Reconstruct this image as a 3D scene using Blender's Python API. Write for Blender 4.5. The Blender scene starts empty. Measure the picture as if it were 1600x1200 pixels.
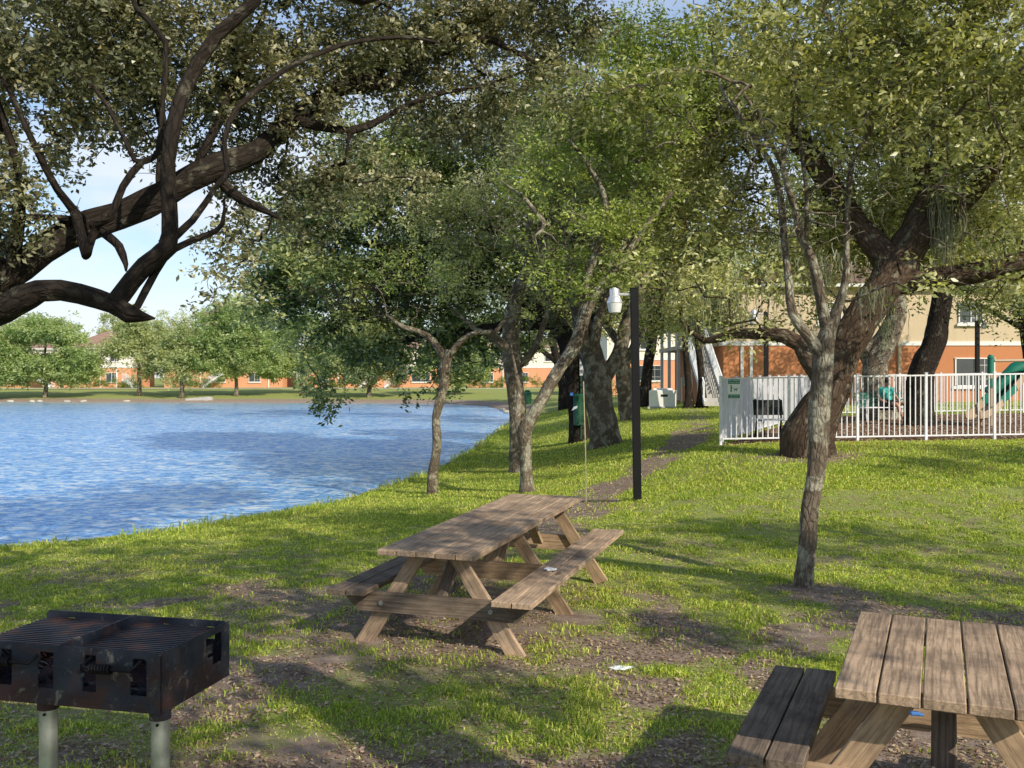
import bpy, bmesh, math, random
import numpy as np
from mathutils import Vector, Matrix
PI = math.pi; R = math.radians
rs = np.random.RandomState(7); random.seed(7)
scene = bpy.context.scene
col = scene.collection
F = 1500.0; EYE = 1.9; HV = 590.0     # focal length in photo pixels, eye height, horizon row

# ------------------------------------------------------------------ noise
def _hash(ix, iy, seed):
    n = (ix.astype(np.int64) * 374761393 + iy.astype(np.int64) * 668265263 + seed * 1442695041) & 0x7fffffff
    n = ((n ^ (n >> 13)) * 1274126177) & 0x7fffffff
    return ((n ^ (n >> 16)) & 0xffff) / 65535.0
def vnoise(x, y, seed=0):
    ix = np.floor(x); iy = np.floor(y); fx = x - ix; fy = y - iy
    fx = fx * fx * (3 - 2 * fx); fy = fy * fy * (3 - 2 * fy)
    a = _hash(ix, iy, seed); b = _hash(ix + 1, iy, seed); c = _hash(ix, iy + 1, seed); d = _hash(ix + 1, iy + 1, seed)
    return (a * (1 - fx) + b * fx) * (1 - fy) + (c * (1 - fx) + d * fx) * fy
def fbm(x, y, seed=0, o=4):
    s = 0; a = .5; t = 0
    for k in range(o):
        s = s + a * vnoise(x * 2 ** k, y * 2 ** k, seed + k * 17); t += a; a *= .5
    return s / t
def sstep(x, a, b):
    t = np.clip((x - a) / (b - a), 0, 1); return t * t * (3 - 2 * t)

# ------------------------------------------------------------------ terrain
WZ = -0.8
LAKE = np.array([(-150, -60), (-90, -30), (-45, -12), (-25, 1), (-12, 11), (-7.85, 14.67), (-5.99, 16.3), (-4.87, 18.2), (-3.78, 20.25), (-3.1, 23.5),
                 (-2.2, 27.9), (-1.77, 33.2), (-1.14, 42.6), (-.2, 57.9), (0, 69.8), (-1.1, 81), (-2.4, 90), (-6.6, 98.8), (-13, 101),
                 (-30, 103), (-57, 105), (-140, 108), (-260, 108), (-260, -60)], float)
def lake_dist(x, y):
    x = np.asarray(x, float); y = np.asarray(y, float)
    best = np.full(x.shape, 1e9); inside = np.zeros(x.shape, bool)
    n = len(LAKE)
    for i in range(n):
        a = LAKE[i]; b = LAKE[(i + 1) % n]; dx, dy = b - a
        t = np.clip(((x - a[0]) * dx + (y - a[1]) * dy) / (dx * dx + dy * dy), 0, 1)
        best = np.minimum(best, np.hypot(x - a[0] - t * dx, y - a[1] - t * dy))
        if dy != 0:
            c = ((a[1] > y) != (b[1] > y)) & (x < dx * (y - a[1]) / dy + a[0]); inside ^= c
    return np.where(inside, -best, best)
def gz(x, y):
    x = np.asarray(x, float); y = np.asarray(y, float)
    d = lake_dist(x, y) + .35 * (fbm(x * .6, y * .6, 3) - .5)
    z = WZ + np.interp(d, [-12, -3, -.3, 0, .35, 4, 9, 15, 26, 60], [-2.2, -.9, -.12, 0, .13, .47, .8, .92, 1.2, 1.5])
    z = z + np.where((d > 9) & (y < 15), -.0, 0)
    near = 1 - sstep(y, 10, 17)
    zn = np.minimum(z, 0.0)
    z = z * (1 - near) + zn * near
    z = z + .5 * sstep(y, 9, 19) * sstep(x, 0, 4.6) * (1 - sstep(y, 45, 90)) * np.clip(1 - (z - .0) * .75, 0.2, 1)
    return z + .03 * (fbm(x * .8, y * .8, 11) - .5) * sstep(d, 0, 1)
def g1(x, y): return float(gz(np.array([x]), np.array([y]))[0])
def px(u, v, Y): return Vector(((u - 800) / F * Y, Y, EYE + (HV - v) * Y / F))
def gpt(u, v):
    """where the sight line through (u, v) meets the ground"""
    Ys = np.concatenate([np.arange(2, 60, .02), np.arange(60, 250, .2)])
    X = (u - 800) / F * Ys; Z = EYE + (HV - v) * Ys / F
    h = gz(X, Ys); k = np.argmax(Z < h)
    return Vector((X[k], Ys[k], h[k]))

# ------------------------------------------------------------------ object helpers
def tag(o, label=None, cat=None, group=None, kind=None):
    if label: o['label'] = label
    if cat: o['category'] = cat
    if group: o['group'] = group
    if kind: o['kind'] = kind
    return o
def empty(name, loc, rz=0, rx=0):
    o = bpy.data.objects.new(name, None); col.objects.link(o)
    o.location = loc; o.rotation_euler = (rx, 0, rz); o.empty_display_size = .2
    return o
def link(name, me, mat=None, parent=None):
    o = bpy.data.objects.new(name, me); col.objects.link(o)
    if mat: me.materials.append(mat)
    if parent is not None: o.parent = parent
    return o
def np_mesh(name, V, Q, mat=None, parent=None, smooth=False, fattr=None, vattr=None, vscal=None):
    """V (n,3), Q (m,3|4)"""
    V = np.ascontiguousarray(V, dtype=np.float32); Q = np.ascontiguousarray(Q, dtype=np.int32)
    me = bpy.data.meshes.new(name); k = Q.shape[1]
    me.vertices.add(len(V)); me.vertices.foreach_set('co', V.ravel())
    me.loops.add(Q.size); me.loops.foreach_set('vertex_index', Q.ravel())
    me.polygons.add(len(Q)); me.polygons.foreach_set('loop_start', np.arange(0, Q.size, k, dtype=np.int32))
    me.polygons.foreach_set('loop_total', np.full(len(Q), k, dtype=np.int32))
    if smooth: me.polygons.foreach_set('use_smooth', np.ones(len(Q), dtype=bool))
    if fattr is not None:
        a = me.attributes.new('v', 'FLOAT', 'FACE'); a.data.foreach_set('value', np.ascontiguousarray(fattr, dtype=np.float32))
    if vattr is not None:
        a = me.attributes.new('bc', 'FLOAT_VECTOR', 'POINT'); a.data.foreach_set('vector', np.ascontiguousarray(vattr, dtype=np.float32).ravel())
    if vscal is not None:
        for kk, vv in vscal.items():
            a = me.attributes.new(kk, 'FLOAT', 'POINT'); a.data.foreach_set('value', np.ascontiguousarray(vv, dtype=np.float32))
    me.update(calc_edges=True)
    return link(name, me, mat, parent)

class MB:
    """collects shapes for ONE mesh; keeps a board-local coordinate 'bc' for the grain"""
    def __init__(s):
        s.bm = bmesh.new(); s.lay = s.bm.verts.layers.float_vector.new('bc')
    def _set(s, vs, f):
        for v in vs: v[s.lay] = f(v.co)
    def box(s, c, d, M=None, long=None, bev=0):
        """c centre, d full size; M optional 3x3/4x4 applied after"""
        off = Vector((random.random() * 9, random.random() * 9, random.random() * 9))
        r = bmesh.ops.create_cube(s.bm, size=1); vs = r['verts']
        ax = long if long is not None else max(range(3), key=lambda i: d[i])
        o = [i for i in range(3) if i != ax]
        for v in vs:
            p = Vector((v.co.x * d[0], v.co.y * d[1], v.co.z * d[2]))
            v[s.lay] = Vector((p[o[0]], p[o[1]], p[ax])) + off
            v.co = p
        if bev:
            es = list({e for v in vs for e in v.link_edges})
            nb = bmesh.ops.bevel(s.bm, geom=es + vs, offset=bev, segments=1, affect='EDGES', profile=.5)
            vs = list({v for f in nb['faces'] for v in f.verts})
        T = Matrix.Translation(Vector(c)) @ (M.to_4x4() if M is not None else Matrix.Identity(4))
        for v in vs: v.co = T @ v.co
        return vs
    def beam(s, a, b, w, t, up=(0, 0, 1), bev=0):
        """rectangular bar from a to b; w across (perp to up), t along up"""
        a = Vector(a); b = Vector(b); z = (b - a); L = z.length; z.normalize()
        x = z.cross(Vector(up)); x.normalize(); y = z.cross(x)
        M = Matrix((x, y, z)).transposed()
        return s.box((a + b) / 2, (w, t, L), M, long=2, bev=bev)
    def cyl(s, a, b, r, r2=None, n=12, caps=True):
        a = Vector(a); b = Vector(b); z = b - a; L = z.length
        q = z.to_track_quat('Z', 'Y').to_matrix().to_4x4()
        r_ = bmesh.ops.create_cone(s.bm, cap_ends=caps, segments=n, radius1=r, radius2=r if r2 is None else r2, depth=L)
        T = Matrix.Translation((a + b) / 2) @ q
        for v in r_['verts']:
            v[s.lay] = v.co.copy(); v.co = T @ v.co
        return r_['verts']
    def ball(s, c, r, sc=(1, 1, 1), n=12):
        r_ = bmesh.ops.create_uvsphere(s.bm, u_segments=n, v_segments=max(6, n // 2 + 2), radius=r)
        for v in r_['verts']:
            v[s.lay] = v.co.copy(); v.co = Vector(c) + Vector((v.co.x * sc[0], v.co.y * sc[1], v.co.z * sc[2]))
    def tube(s, pts, r, n=8):
        pts = [Vector(p) for p in pts]; rings = []; acc = 0
        for i, p in enumerate(pts):
            t = (pts[min(i + 1, len(pts) - 1)] - pts[max(i - 1, 0)]).normalized()
            x = t.cross(Vector((.13, .3, 1))).normalized(); y = t.cross(x)
            rr = r[i] if hasattr(r, '__len__') else r
            if i: acc += (p - pts[i - 1]).length
            ring = []
            for k in range(n):
                a = 2 * PI * k / n; v = s.bm.verts.new(p + (x * math.cos(a) + y * math.sin(a)) * rr)
                v[s.lay] = Vector((math.cos(a) * rr, math.sin(a) * rr, acc)); ring.append(v)
            rings.append(ring)
        for A, B in zip(rings, rings[1:]):
            for k in range(n): s.bm.faces.new((A[k], A[(k + 1) % n], B[(k + 1) % n], B[k]))
        s.bm.faces.new(rings[0][::-1]); s.bm.faces.new(rings[-1])
    def lathe(s, c, prof, n=20):
        rings = []
        for r, z in prof:
            ring = []
            for k in range(n):
                a = 2 * PI * k / n; v = s.bm.verts.new(Vector(c) + Vector((r * math.cos(a), r * math.sin(a), z)))
                v[s.lay] = Vector((r * math.cos(a), r * math.sin(a), z)); ring.append(v)
            rings.append(ring)
        for A, B in zip(rings, rings[1:]):
            for k in range(n): s.bm.faces.new((A[k], A[(k + 1) % n], B[(k + 1) % n], B[k]))
        s.bm.faces.new(rings[0][::-1]); s.bm.faces.new(rings[-1])
    def poly(s, pts, ext, grain=None):
        """flat polygon extruded by vector ext"""
        ext = Vector(ext); n = len(pts)
        A = [s.bm.verts.new(Vector(p)) for p in pts]; B = [s.bm.verts.new(Vector(p) + ext) for p in pts]
        off = Vector((random.random() * 9, 0, random.random() * 9))
        for v in A + B: v[s.lay] = v.co.copy() if grain is None else Vector((v.co.z, v.co.y, v.co.x)) + off
        s.bm.faces.new(A[::-1]); s.bm.faces.new(B)
        for i in range(n): s.bm.faces.new((A[i], A[(i + 1) % n], B[(i + 1) % n], B[i]))
        return A + B
    def plate(s, o, ux, uz, xs, zs, holes, t):
        """sheet in the plane (ux, uz) at o with cell holes, thickness t"""
        o = Vector(o); ux = Vector(ux).normalized(); uz = Vector(uz).normalized(); nrm = ux.cross(uz)
        def cell(i, j): return 0 <= i < len(xs) - 1 and 0 <= j < len(zs) - 1 and (i, j) not in holes
        cache = {}
        def V(i, j, k):
            if (i, j, k) not in cache:
                p = o + ux * xs[i] + uz * zs[j] + nrm * (t * k)
                v = s.bm.verts.new(p); v[s.lay] = p.copy(); cache[(i, j, k)] = v
            return cache[(i, j, k)]
        for i in range(len(xs) - 1):
            for j in range(len(zs) - 1):
                if not cell(i, j): continue
                s.bm.faces.new((V(i, j, 1), V(i + 1, j, 1), V(i + 1, j + 1, 1), V(i, j + 1, 1)))
                s.bm.faces.new((V(i, j, 0), V(i, j + 1, 0), V(i + 1, j + 1, 0), V(i + 1, j, 0)))
                for (di, dj, a, b) in ((-1, 0, (i, j), (i, j + 1)), (1, 0, (i + 1, j + 1), (i + 1, j)), (0, -1, (i + 1, j), (i, j)), (0, 1, (i, j + 1), (i + 1, j + 1))):
                    if not cell(i + di, j + dj):
                        s.bm.faces.new((V(*a, 0), V(*a, 1), V(*b, 1), V(*b, 0)))
    def build(s, name, mat, parent=None, smooth=False):
        bmesh.ops.recalc_face_normals(s.bm, faces=s.bm.faces)
        me = bpy.data.meshes.new(name); s.bm.to_mesh(me); s.bm.free()
        if smooth:
            me.polygons.foreach_set('use_smooth', np.ones(len(me.polygons), dtype=bool))
            try: me.set_sharp_from_angle(angle=R(40))
            except Exception: pass
        return link(name, me, mat, parent)

# ------------------------------------------------------------------ materials
class NT:
    def __init__(s, name):
        s.m = bpy.data.materials.new(name); s.m.use_nodes = True; s.t = s.m.node_tree; s.t.nodes.clear()
        s.out = s.n('ShaderNodeOutputMaterial')
    def n(s, typ, **kw):
        nd = s.t.nodes.new(typ)
        for k, v in kw.items():
            if k.startswith('i_'):
                nd.inputs[k[2:].replace('_', ' ')].default_value = v
            else: setattr(nd, k, v)
        return nd
    def l(s, a, b): s.t.links.new(a, b)
    def coord(s, kind='Object', scale=(1, 1, 1)):
        if kind == 'bc':
            a = s.n('ShaderNodeAttribute', attribute_name='bc'); o = a.outputs['Vector']
        else:
            a = s.n('ShaderNodeTexCoord'); o = a.outputs[kind]
        m = s.n('ShaderNodeMapping'); m.inputs['Scale'].default_value = scale; s.l(o, m.inputs[0]); return m.outputs[0]
    def noise(s, co, sc, det=5, rough=.6, dist=0):
        nd = s.n('ShaderNodeTexNoise'); nd.inputs['Scale'].default_value = sc; nd.inputs['Detail'].default_value = det
        nd.inputs['Roughness'].default_value = rough; nd.inputs['Distortion'].default_value = dist; s.l(co, nd.inputs['Vector']); return nd.outputs['Fac']
    def voro(s, co, sc, feat='F1'):
        nd = s.n('ShaderNodeTexVoronoi'); nd.feature = feat; nd.inputs['Scale'].default_value = sc; s.l(co, nd.inputs['Vector']); return nd
    def ramp(s, fac, stops):
        nd = s.n('ShaderNodeValToRGB'); e = nd.color_ramp.elements
        while len(e) < len(stops): e.new(.5)
        for k, (p, c) in enumerate(stops):
            e[k].position = p; e[k].color = (c, c, c, 1) if isinstance(c, (int, float)) else (*c, 1)
        s.l(fac, nd.inputs[0]); return nd.outputs[0]
    def mix(s, fac, a, b, bt='MIX'):
        nd = s.n('ShaderNodeMix', data_type='RGBA', blend_type=bt)
        for sock, v in ((nd.inputs[0], fac), (nd.inputs[6], a), (nd.inputs[7], b)):
            if hasattr(v, 'links'): s.l(v, sock)
            elif isinstance(v, (int, float)) and sock.type == 'RGBA': sock.default_value = (v, v, v, 1)
            elif isinstance(v, (int, float)): sock.default_value = v
            else: sock.default_value = (*v, 1)
        return nd.outputs[2]
    def bump(s, h, st=.5, d=.02, nrm=None):
        nd = s.n('ShaderNodeBump'); nd.inputs['Strength'].default_value = st; nd.inputs['Distance'].default_value = d
        s.l(h, nd.inputs['Height'])
        if nrm is not None: s.l(nrm, nd.inputs['Normal'])
        return nd.outputs[0]
    def bsdf(s, color, rough=.6, metal=0, nrm=None, spec=.5, **kw):
        b = s.n('ShaderNodeBsdfPrincipled')
        for k, v in (('Base Color', color), ('Roughness', rough), ('Metallic', metal), ('Specular IOR Level', spec)):
            if hasattr(v, 'links'): s.l(v, b.inputs[k])
            else: b.inputs[k].default_value = (*v, 1) if isinstance(v, tuple) else v
        if nrm is not None: s.l(nrm, b.inputs['Normal'])
        for k, v in kw.items(): b.inputs[k.replace('_', ' ')].default_value = v
        return b.outputs[0]
    def done(s, sh): s.l(sh, s.out.inputs[0]); return s.m

def m_bark(name, dark, mid, lichen, lich=.5, sc=1.0):
    t = NT(name)
    c = t.coord('bc', (1, 1, .38)); c2 = t.coord('bc', (1, 1, .9))
    n1 = t.noise(c, 30 * sc, 6, .7, .8); n2 = t.noise(c2, 4.5, 6, .68, .4); n3 = t.noise(t.coord('Object'), .9, 4); n5 = t.noise(c2, 40 * sc, 4, .7)
    wc = t.n('ShaderNodeMix', data_type='RGBA', blend_type='LINEAR_LIGHT'); wc.inputs[0].default_value = .035
    nn = t.n('ShaderNodeTexNoise'); nn.inputs['Scale'].default_value = 14; nn.inputs['Detail'].default_value = 4; t.l(c, nn.inputs['Vector'])
    t.l(c, wc.inputs[6]); t.l(nn.outputs['Color'], wc.inputs[7])
    v1 = t.voro(wc.outputs[2], 15 * sc, 'DISTANCE_TO_EDGE').outputs['Distance']
    fis = t.ramp(v1, [(0, 0.0), (.2, 1.0)])
    base = t.mix(n1, dark, mid)
    base = t.mix(t.ramp(n3, [(.35, .0), (.65, .6)]), base, dark)
    base = t.mix(t.ramp(n2, [(.60 - lich * .22, 0.0), (.66 - lich * .2, .9)]), base, t.mix(n5, tuple(x * .45 for x in lichen), lichen))
    base = t.mix(t.ramp(fis, [(0, .25), (1, 1.0)]), t.mix(.5, base, tuple(x * .15 for x in dark)), base)
    h = t.mix(.45, n1, fis)
    return t.done(t.bsdf(base, .92, nrm=t.bump(h, 1.0, .03 / sc), spec=.15))
def m_leaf(name, a, b, c, trans=.35, tc=None, rough=.42):
    t = NT(name)
    at = t.n('ShaderNodeAttribute', attribute_name='v')
    colr = t.ramp(at.outputs['Fac'], [(0, a), (.42, b), (.80, c), (1.0, (.40, .30, .12))])
    pr = t.bsdf(colr, rough, spec=.45)
    tr = t.n('ShaderNodeBsdfTranslucent'); t.l(t.mix(1.0, colr, tc or (1.5, 1.6, .7), 'MULTIPLY'), tr.inputs[0])
    mx = t.n('ShaderNodeMixShader'); mx.inputs[0].default_value = trans
    t.l(pr, mx.inputs[1]); t.l(tr.outputs[0], mx.inputs[2])
    return t.done(mx.outputs[0])
def m_plain(name, colr, rough=.6, metal=0, var=.25, sc=6, bump=.15, spec=.5):
    t = NT(name); n = t.noise(t.coord('Object'), sc, 6, .65)
    c = t.mix(t.ramp(n, [(.3, 0.0), (.7, 1.0)]), tuple(x * (1 - var) for x in colr), tuple(min(1, x * (1 + var * .6)) for x in colr))
    return t.done(t.bsdf(c, rough, metal, nrm=t.bump(n, bump, .01), spec=spec))
def m_wood(name, a, b, dk):
    t = NT(name); c = t.coord('bc', (1, 1, .06)); c1 = t.coord('bc', (1, 1, .5))
    g = t.noise(c, 70, 6, .7, .4); g2 = t.noise(c, 14, 4, .6, 1.2); st = t.noise(c1, 3.0, 5, .65)
    rings = t.n('ShaderNodeTexWave'); rings.inputs['Scale'].default_value = 9; rings.inputs['Distortion'].default_value = 9; rings.inputs['Detail'].default_value = 3
    t.l(t.coord('bc', (1, 1, .12)), rings.inputs['Vector'])
    base = t.mix(g2, a, b)
    base = t.mix(t.ramp(t.mix(.6, st, t.noise(t.coord('Object'), 3.5, 5, .7)), [(.44, 0.0), (.60, .85)]), base, dk)
    base = t.mix(t.ramp(g, [(.40, .5), (.54, 0.0)]), base, tuple(x * .35 for x in dk))
    base = t.mix(t.ramp(rings.outputs['Fac'], [(0.0, .35), (.25, 0.0)]), base, tuple(x * .5 for x in dk))
    kn = t.voro(t.coord('bc', (1, 1, .35)), 3.3).outputs['Distance']
    base = t.mix(t.ramp(kn, [(.05, .8), (.09, 0.0)]), base, tuple(x * .3 for x in dk))
    return t.done(t.bsdf(base, .85, nrm=t.bump(t.mix(.5, g, g2), .6, .004), spec=.25))

M = {}
def m_stucco(name, colr):
    t = NT(name); c = t.coord('Object'); a = t.noise(c, .5, 5, .7); b = t.noise(t.coord('Object', (1.6, 1.6, .18)), 1.4, 5, .7); f = t.noise(c, 30, 3)
    k = t.mix(a, tuple(x * .84 for x in colr), tuple(min(1, x * 1.12) for x in colr))
    k = t.mix(t.ramp(b, [(.52, 0.0), (.75, .45)]), k, tuple(x * .6 for x in colr))
    return t.done(t.bsdf(k, .95, nrm=t.bump(f, .25, .01), spec=.15))
M['bark_dark'] = m_bark('bark_dark', (.014, .011, .009), (.065, .05, .038), (.15, .14, .10), .18)
M['bark_grey'] = m_bark('bark_grey', (.075, .06, .045), (.34, .27, .195), (.56, .53, .40), .5, 1.4)
M['bark_brown'] = m_bark('bark_brown', (.03, .02, .014), (.20, .135, .092), (.30, .26, .18), .2, .8)
M['bark_pale'] = m_bark('bark_pale', (.07, .055, .04), (.28, .22, .155), (.46, .42, .30), .5, 1.3)
M['leaf_oak'] = m_leaf('leaf_oak', (.030, .036, .018), (.13, .14, .07), (.50, .48, .30), .28, (1.6, 1.5, .7), .36)
M['leaf_olive'] = m_leaf('leaf_olive', (.045, .055, .020), (.26, .28, .10), (.74, .72, .38), .34, (1.5, 1.5, .6), .36)
M['leaf_green'] = m_leaf('leaf_green', (.045, .08, .016), (.20, .26, .06), (.52, .56, .18), .34, (1.5, 1.6, .5), .4)
M['leaf_deep'] = m_leaf('leaf_deep', (.028, .052, .018), (.12, .165, .05), (.46, .48, .20), .3)
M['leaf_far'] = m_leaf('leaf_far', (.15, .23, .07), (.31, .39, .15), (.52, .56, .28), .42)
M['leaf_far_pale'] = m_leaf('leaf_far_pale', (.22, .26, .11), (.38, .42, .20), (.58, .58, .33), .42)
M['leaf_hedge'] = m_leaf('leaf_hedge', (.05, .10, .02), (.12, .2, .035), (.24, .32, .05), .35)
M['moss'] = m_leaf('moss', (.11, .12, .075), (.19, .2, .13), (.28, .28, .19), .3)
M['grass'] = m_leaf('grass', (.11, .19, .022), (.39, .50, .07), (.78, .79, .21), .45, (1.4, 1.45, .5), .5)
M['litter'] = m_leaf('litter', (.10, .06, .035), (.30, .19, .12), (.55, .43, .30), .15, (1.2, 1, .7), .6)
M['wood'] = m_wood('weathered_wood', (.60, .43, .29), (.45, .32, .21), (.21, .15, .105))
M['wood_warm'] = m_wood('warm_wood', (.56, .40, .25), (.44, .30, .18), (.28, .19, .12))
M['wood_shaded'] = m_wood('shaded_wood', (.27, .205, .15), (.19, .145, .105), (.08, .06, .048))  # darker copy of the table wood, shade put into the colour
M['white_paint'] = m_plain('white_paint', (.76, .77, .80), .45, 0, .12, 3, .05)
M['black_metal'] = m_plain('black_metal', (.007, .007, .008), .55, 0, .3, 5, .1, .2)
M['galv'] = m_plain('galvanised', (.46, .48, .47), .42, .75, .3, 9, .1)
M['alu'] = m_plain('aluminium', (.75, .75, .76), .35, .6, .12, 20, .1)
M['orange'] = m_stucco('orange_stucco', (.52, .22, .105))
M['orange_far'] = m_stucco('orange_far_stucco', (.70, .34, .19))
M['cream'] = m_stucco('cream_stucco', (.58, .47, .32))
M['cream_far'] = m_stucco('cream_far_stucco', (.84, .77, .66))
M['trim'] = m_plain('white_trim', (.74, .73, .70), .7, 0, .08, 2, .05)
M['roof'] = m_plain('brown_shingle', (.22, .125, .085), .9, 0, .35, 3, .4)
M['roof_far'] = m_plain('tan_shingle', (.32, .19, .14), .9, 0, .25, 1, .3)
M['green_plastic'] = m_plain('green_plastic', (.01, .17, .11), .4, 0, .15, 3, .05)
M['green_can'] = m_plain('green_can', (.012, .075, .04), .45, 0, .2, 4, .05)
M['tan_plastic'] = m_plain('tan_plastic', (.42, .31, .20), .5, 0, .15, 3, .05)
M['green_slat'] = m_plain('green_slat', (.03, .15, .10), .5, 0, .2, 4, .1)
M['box_beige'] = m_plain('pale_enamel', (.90, .88, .82), .45, 0, .08, 2, .04)
M['teal_cloth'] = m_plain('teal_cloth', (.06, .50, .42), .85, 0, .15, 12, .3)
M['dark_cloth'] = m_plain('dark_cloth', (.02, .02, .028), .9, 0, .2, 12, .3)
M['skin'] = m_plain('skin', (.42, .21, .14), .55, 0, .08, 9, .03)
M['hair'] = m_plain('hair', (.02, .014, .01), .7, 0, .3, 40, .3)
M['blue_plastic'] = m_plain('blue_plastic', (.05, .16, .42), .4, 0, .1, 4, .02)
M['white_paper'] = m_plain('white_paper', (.8, .82, .84), .7, 0, .1, 30, .5)
M['sign_green'] = m_plain('sign_green', (.015, .20, .13), .5, 0, .08, 6, .02)
M['sign_white'] = m_plain('sign_white', (.82, .84, .84), .5, 0, .06, 6, .02)
M['stake'] = m_plain('stake_paint', (.42, .38, .22), .7, 0, .3, 20, .2)
M['stone'] = m_plain('shore_stone', (.50, .45, .37), .9, 0, .3, 2, .6)
M['concrete'] = m_plain('concrete', (.46, .44, .41), .9, 0, .2, 3, .3)
def m_glass():
    t = NT('window_glass'); n = t.noise(t.coord('Object'), 1.3, 2)
    return t.done(t.bsdf(t.mix(n, (.02, .028, .03), (.07, .085, .09)), .08, spec=.8))
M['glass'] = m_glass()
def m_lens():
    t = NT('lamp_lens'); w = t.n('ShaderNodeTexWave'); w.inputs['Scale'].default_value = 25
    t.l(t.coord('Object'), w.inputs['Vector'])
    return t.done(t.bsdf(t.mix(w.outputs['Fac'], (.62, .64, .64), (.85, .87, .87)), .18, nrm=t.bump(w.outputs['Fac'], .5, .005), spec=.7))
M['lens'] = m_lens()
def m_rust():
    t = NT('sooty_steel'); c = t.coord('Object')
    n1 = t.noise(c, 5, 7, .68, .5); n2 = t.noise(c, 16, 7, .7, .3); n3 = t.noise(c, 60, 4)
    sp = t.n('ShaderNodeSeparateXYZ'); t.l(t.n('ShaderNodeTexCoord').outputs['Object'], sp.inputs[0])
    low = t.ramp(sp.outputs['Z'], [(.50, 1.0), (.80, 0.0)])
    base = t.mix(n3, (.010, .013, .022), (.026, .034, .055))
    k = t.n('ShaderNodeMath', operation='ADD'); t.l(n1, k.inputs[0]); m2 = t.n('ShaderNodeMath', operation='MULTIPLY'); t.l(low, m2.inputs[0]); m2.inputs[1].default_value = .22; t.l(m2.outputs[0], k.inputs[1])
    base = t.mix(t.ramp(k.outputs[0], [(.56, 0.0), (.72, .85)]), base, (.045, .018, .015))
    base = t.mix(t.ramp(n2, [(.64, 0.0), (.74, .6)]), base, (.13, .055, .03))
    base = t.mix(t.ramp(t.noise(c, 9, 7, .75, 1.0), [(.56, 0.0), (.66, .8)]), base, (.20, .18, .15))
    return t.done(t.bsdf(base, t.ramp(n2, [(.3, .5), (.7, .85)]), .3, nrm=t.bump(n2, .5, .006)))
M['rust'] = m_rust()
def m_grate():
    t = NT('grate_steel'); c = t.coord('Object'); n = t.noise(c, 8, 5)
    return t.done(t.bsdf(t.mix(t.ramp(n, [(.45, 0.0), (.65, 1.0)]), (.035, .037, .05), (.10, .05, .04)), .5, .5))
M['grate'] = m_grate()
def m_ground():
    t = NT('lawn_soil'); c = t.coord('Object')
    bare = t.n('ShaderNodeAttribute', attribute_name='bare').outputs['Fac']
    mul = t.n('ShaderNodeAttribute', attribute_name='mulch').outputs['Fac']
    n1 = t.noise(c, .9, 6, .65); n2 = t.noise(c, 7, 6, .7); n3 = t.noise(c, 45, 5, .7); n4 = t.noise(c, 160, 3, .7)
    soil = t.mix(n3, (.16, .11, .082), (.42, .32, .25))
    soil = t.mix(t.ramp(n2, [(.45, 0.0), (.7, .8)]), soil, (.52, .42, .34))
    soil = t.mix(t.ramp(n4, [(.5, 0.0), (.7, .7)]), soil, (.12, .075, .055))
    gr = t.mix(n3, (.12, .18, .035), (.45, .51, .12))
    gr = t.mix(t.ramp(n2, [(.4, 0.0), (.62, .8)]), gr, (.36, .31, .16))
    gr = t.mix(t.ramp(n4, [(.3, .7), (.5, 0.0)]), gr, (.05, .07, .02))
    gr = t.mix(t.ramp(n1, [(.4, 0.0), (.65, .35)]), gr, (.32, .40, .08))
    br = t.ramp(t.mix(.22, bare, t.mix(.5, n2, n3)), [(.36, 0.0), (.60, 1.0)])
    mc = t.mix(n3, (.09, .04, .03), (.34, .19, .13))
    k = t.mix(mul, t.mix(br, gr, soil), mc)
    return t.done(t.bsdf(k, .95, nrm=t.bump(t.mix(.5, n3, n4), .8, .03), spec=.1))
M['ground'] = m_ground()
def m_water():
    t = NT('lake_water'); c = t.coord('Object', (.8, 1.0, 1)); c2 = t.coord('Object', (.7, .9, 1))
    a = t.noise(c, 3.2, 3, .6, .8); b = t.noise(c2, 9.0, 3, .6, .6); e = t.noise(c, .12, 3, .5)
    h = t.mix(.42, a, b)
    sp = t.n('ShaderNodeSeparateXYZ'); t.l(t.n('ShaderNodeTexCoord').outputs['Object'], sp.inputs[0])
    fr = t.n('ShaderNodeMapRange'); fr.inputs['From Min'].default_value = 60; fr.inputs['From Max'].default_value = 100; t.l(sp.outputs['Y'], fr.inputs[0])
    colr = t.ramp(h, [(.40, (.04, .23, .56)), (.46, (.15, .46, .96)), (.52, (.38, .70, 1.0)), (.585, (1.0, 1.0, 1.0))])  # ripple glints and sky reflection painted into the colour by wave height
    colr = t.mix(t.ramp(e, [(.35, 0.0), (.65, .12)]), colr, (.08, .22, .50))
    colr = t.mix(t.ramp(fr.outputs[0], [(0, 0.0), (.75, .25), (1, .6)]), colr, (.25, .36, .33))  # grey-green reflection painted in towards the far shore
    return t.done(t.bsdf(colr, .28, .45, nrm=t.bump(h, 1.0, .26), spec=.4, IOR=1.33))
M['water'] = m_water()

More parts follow.
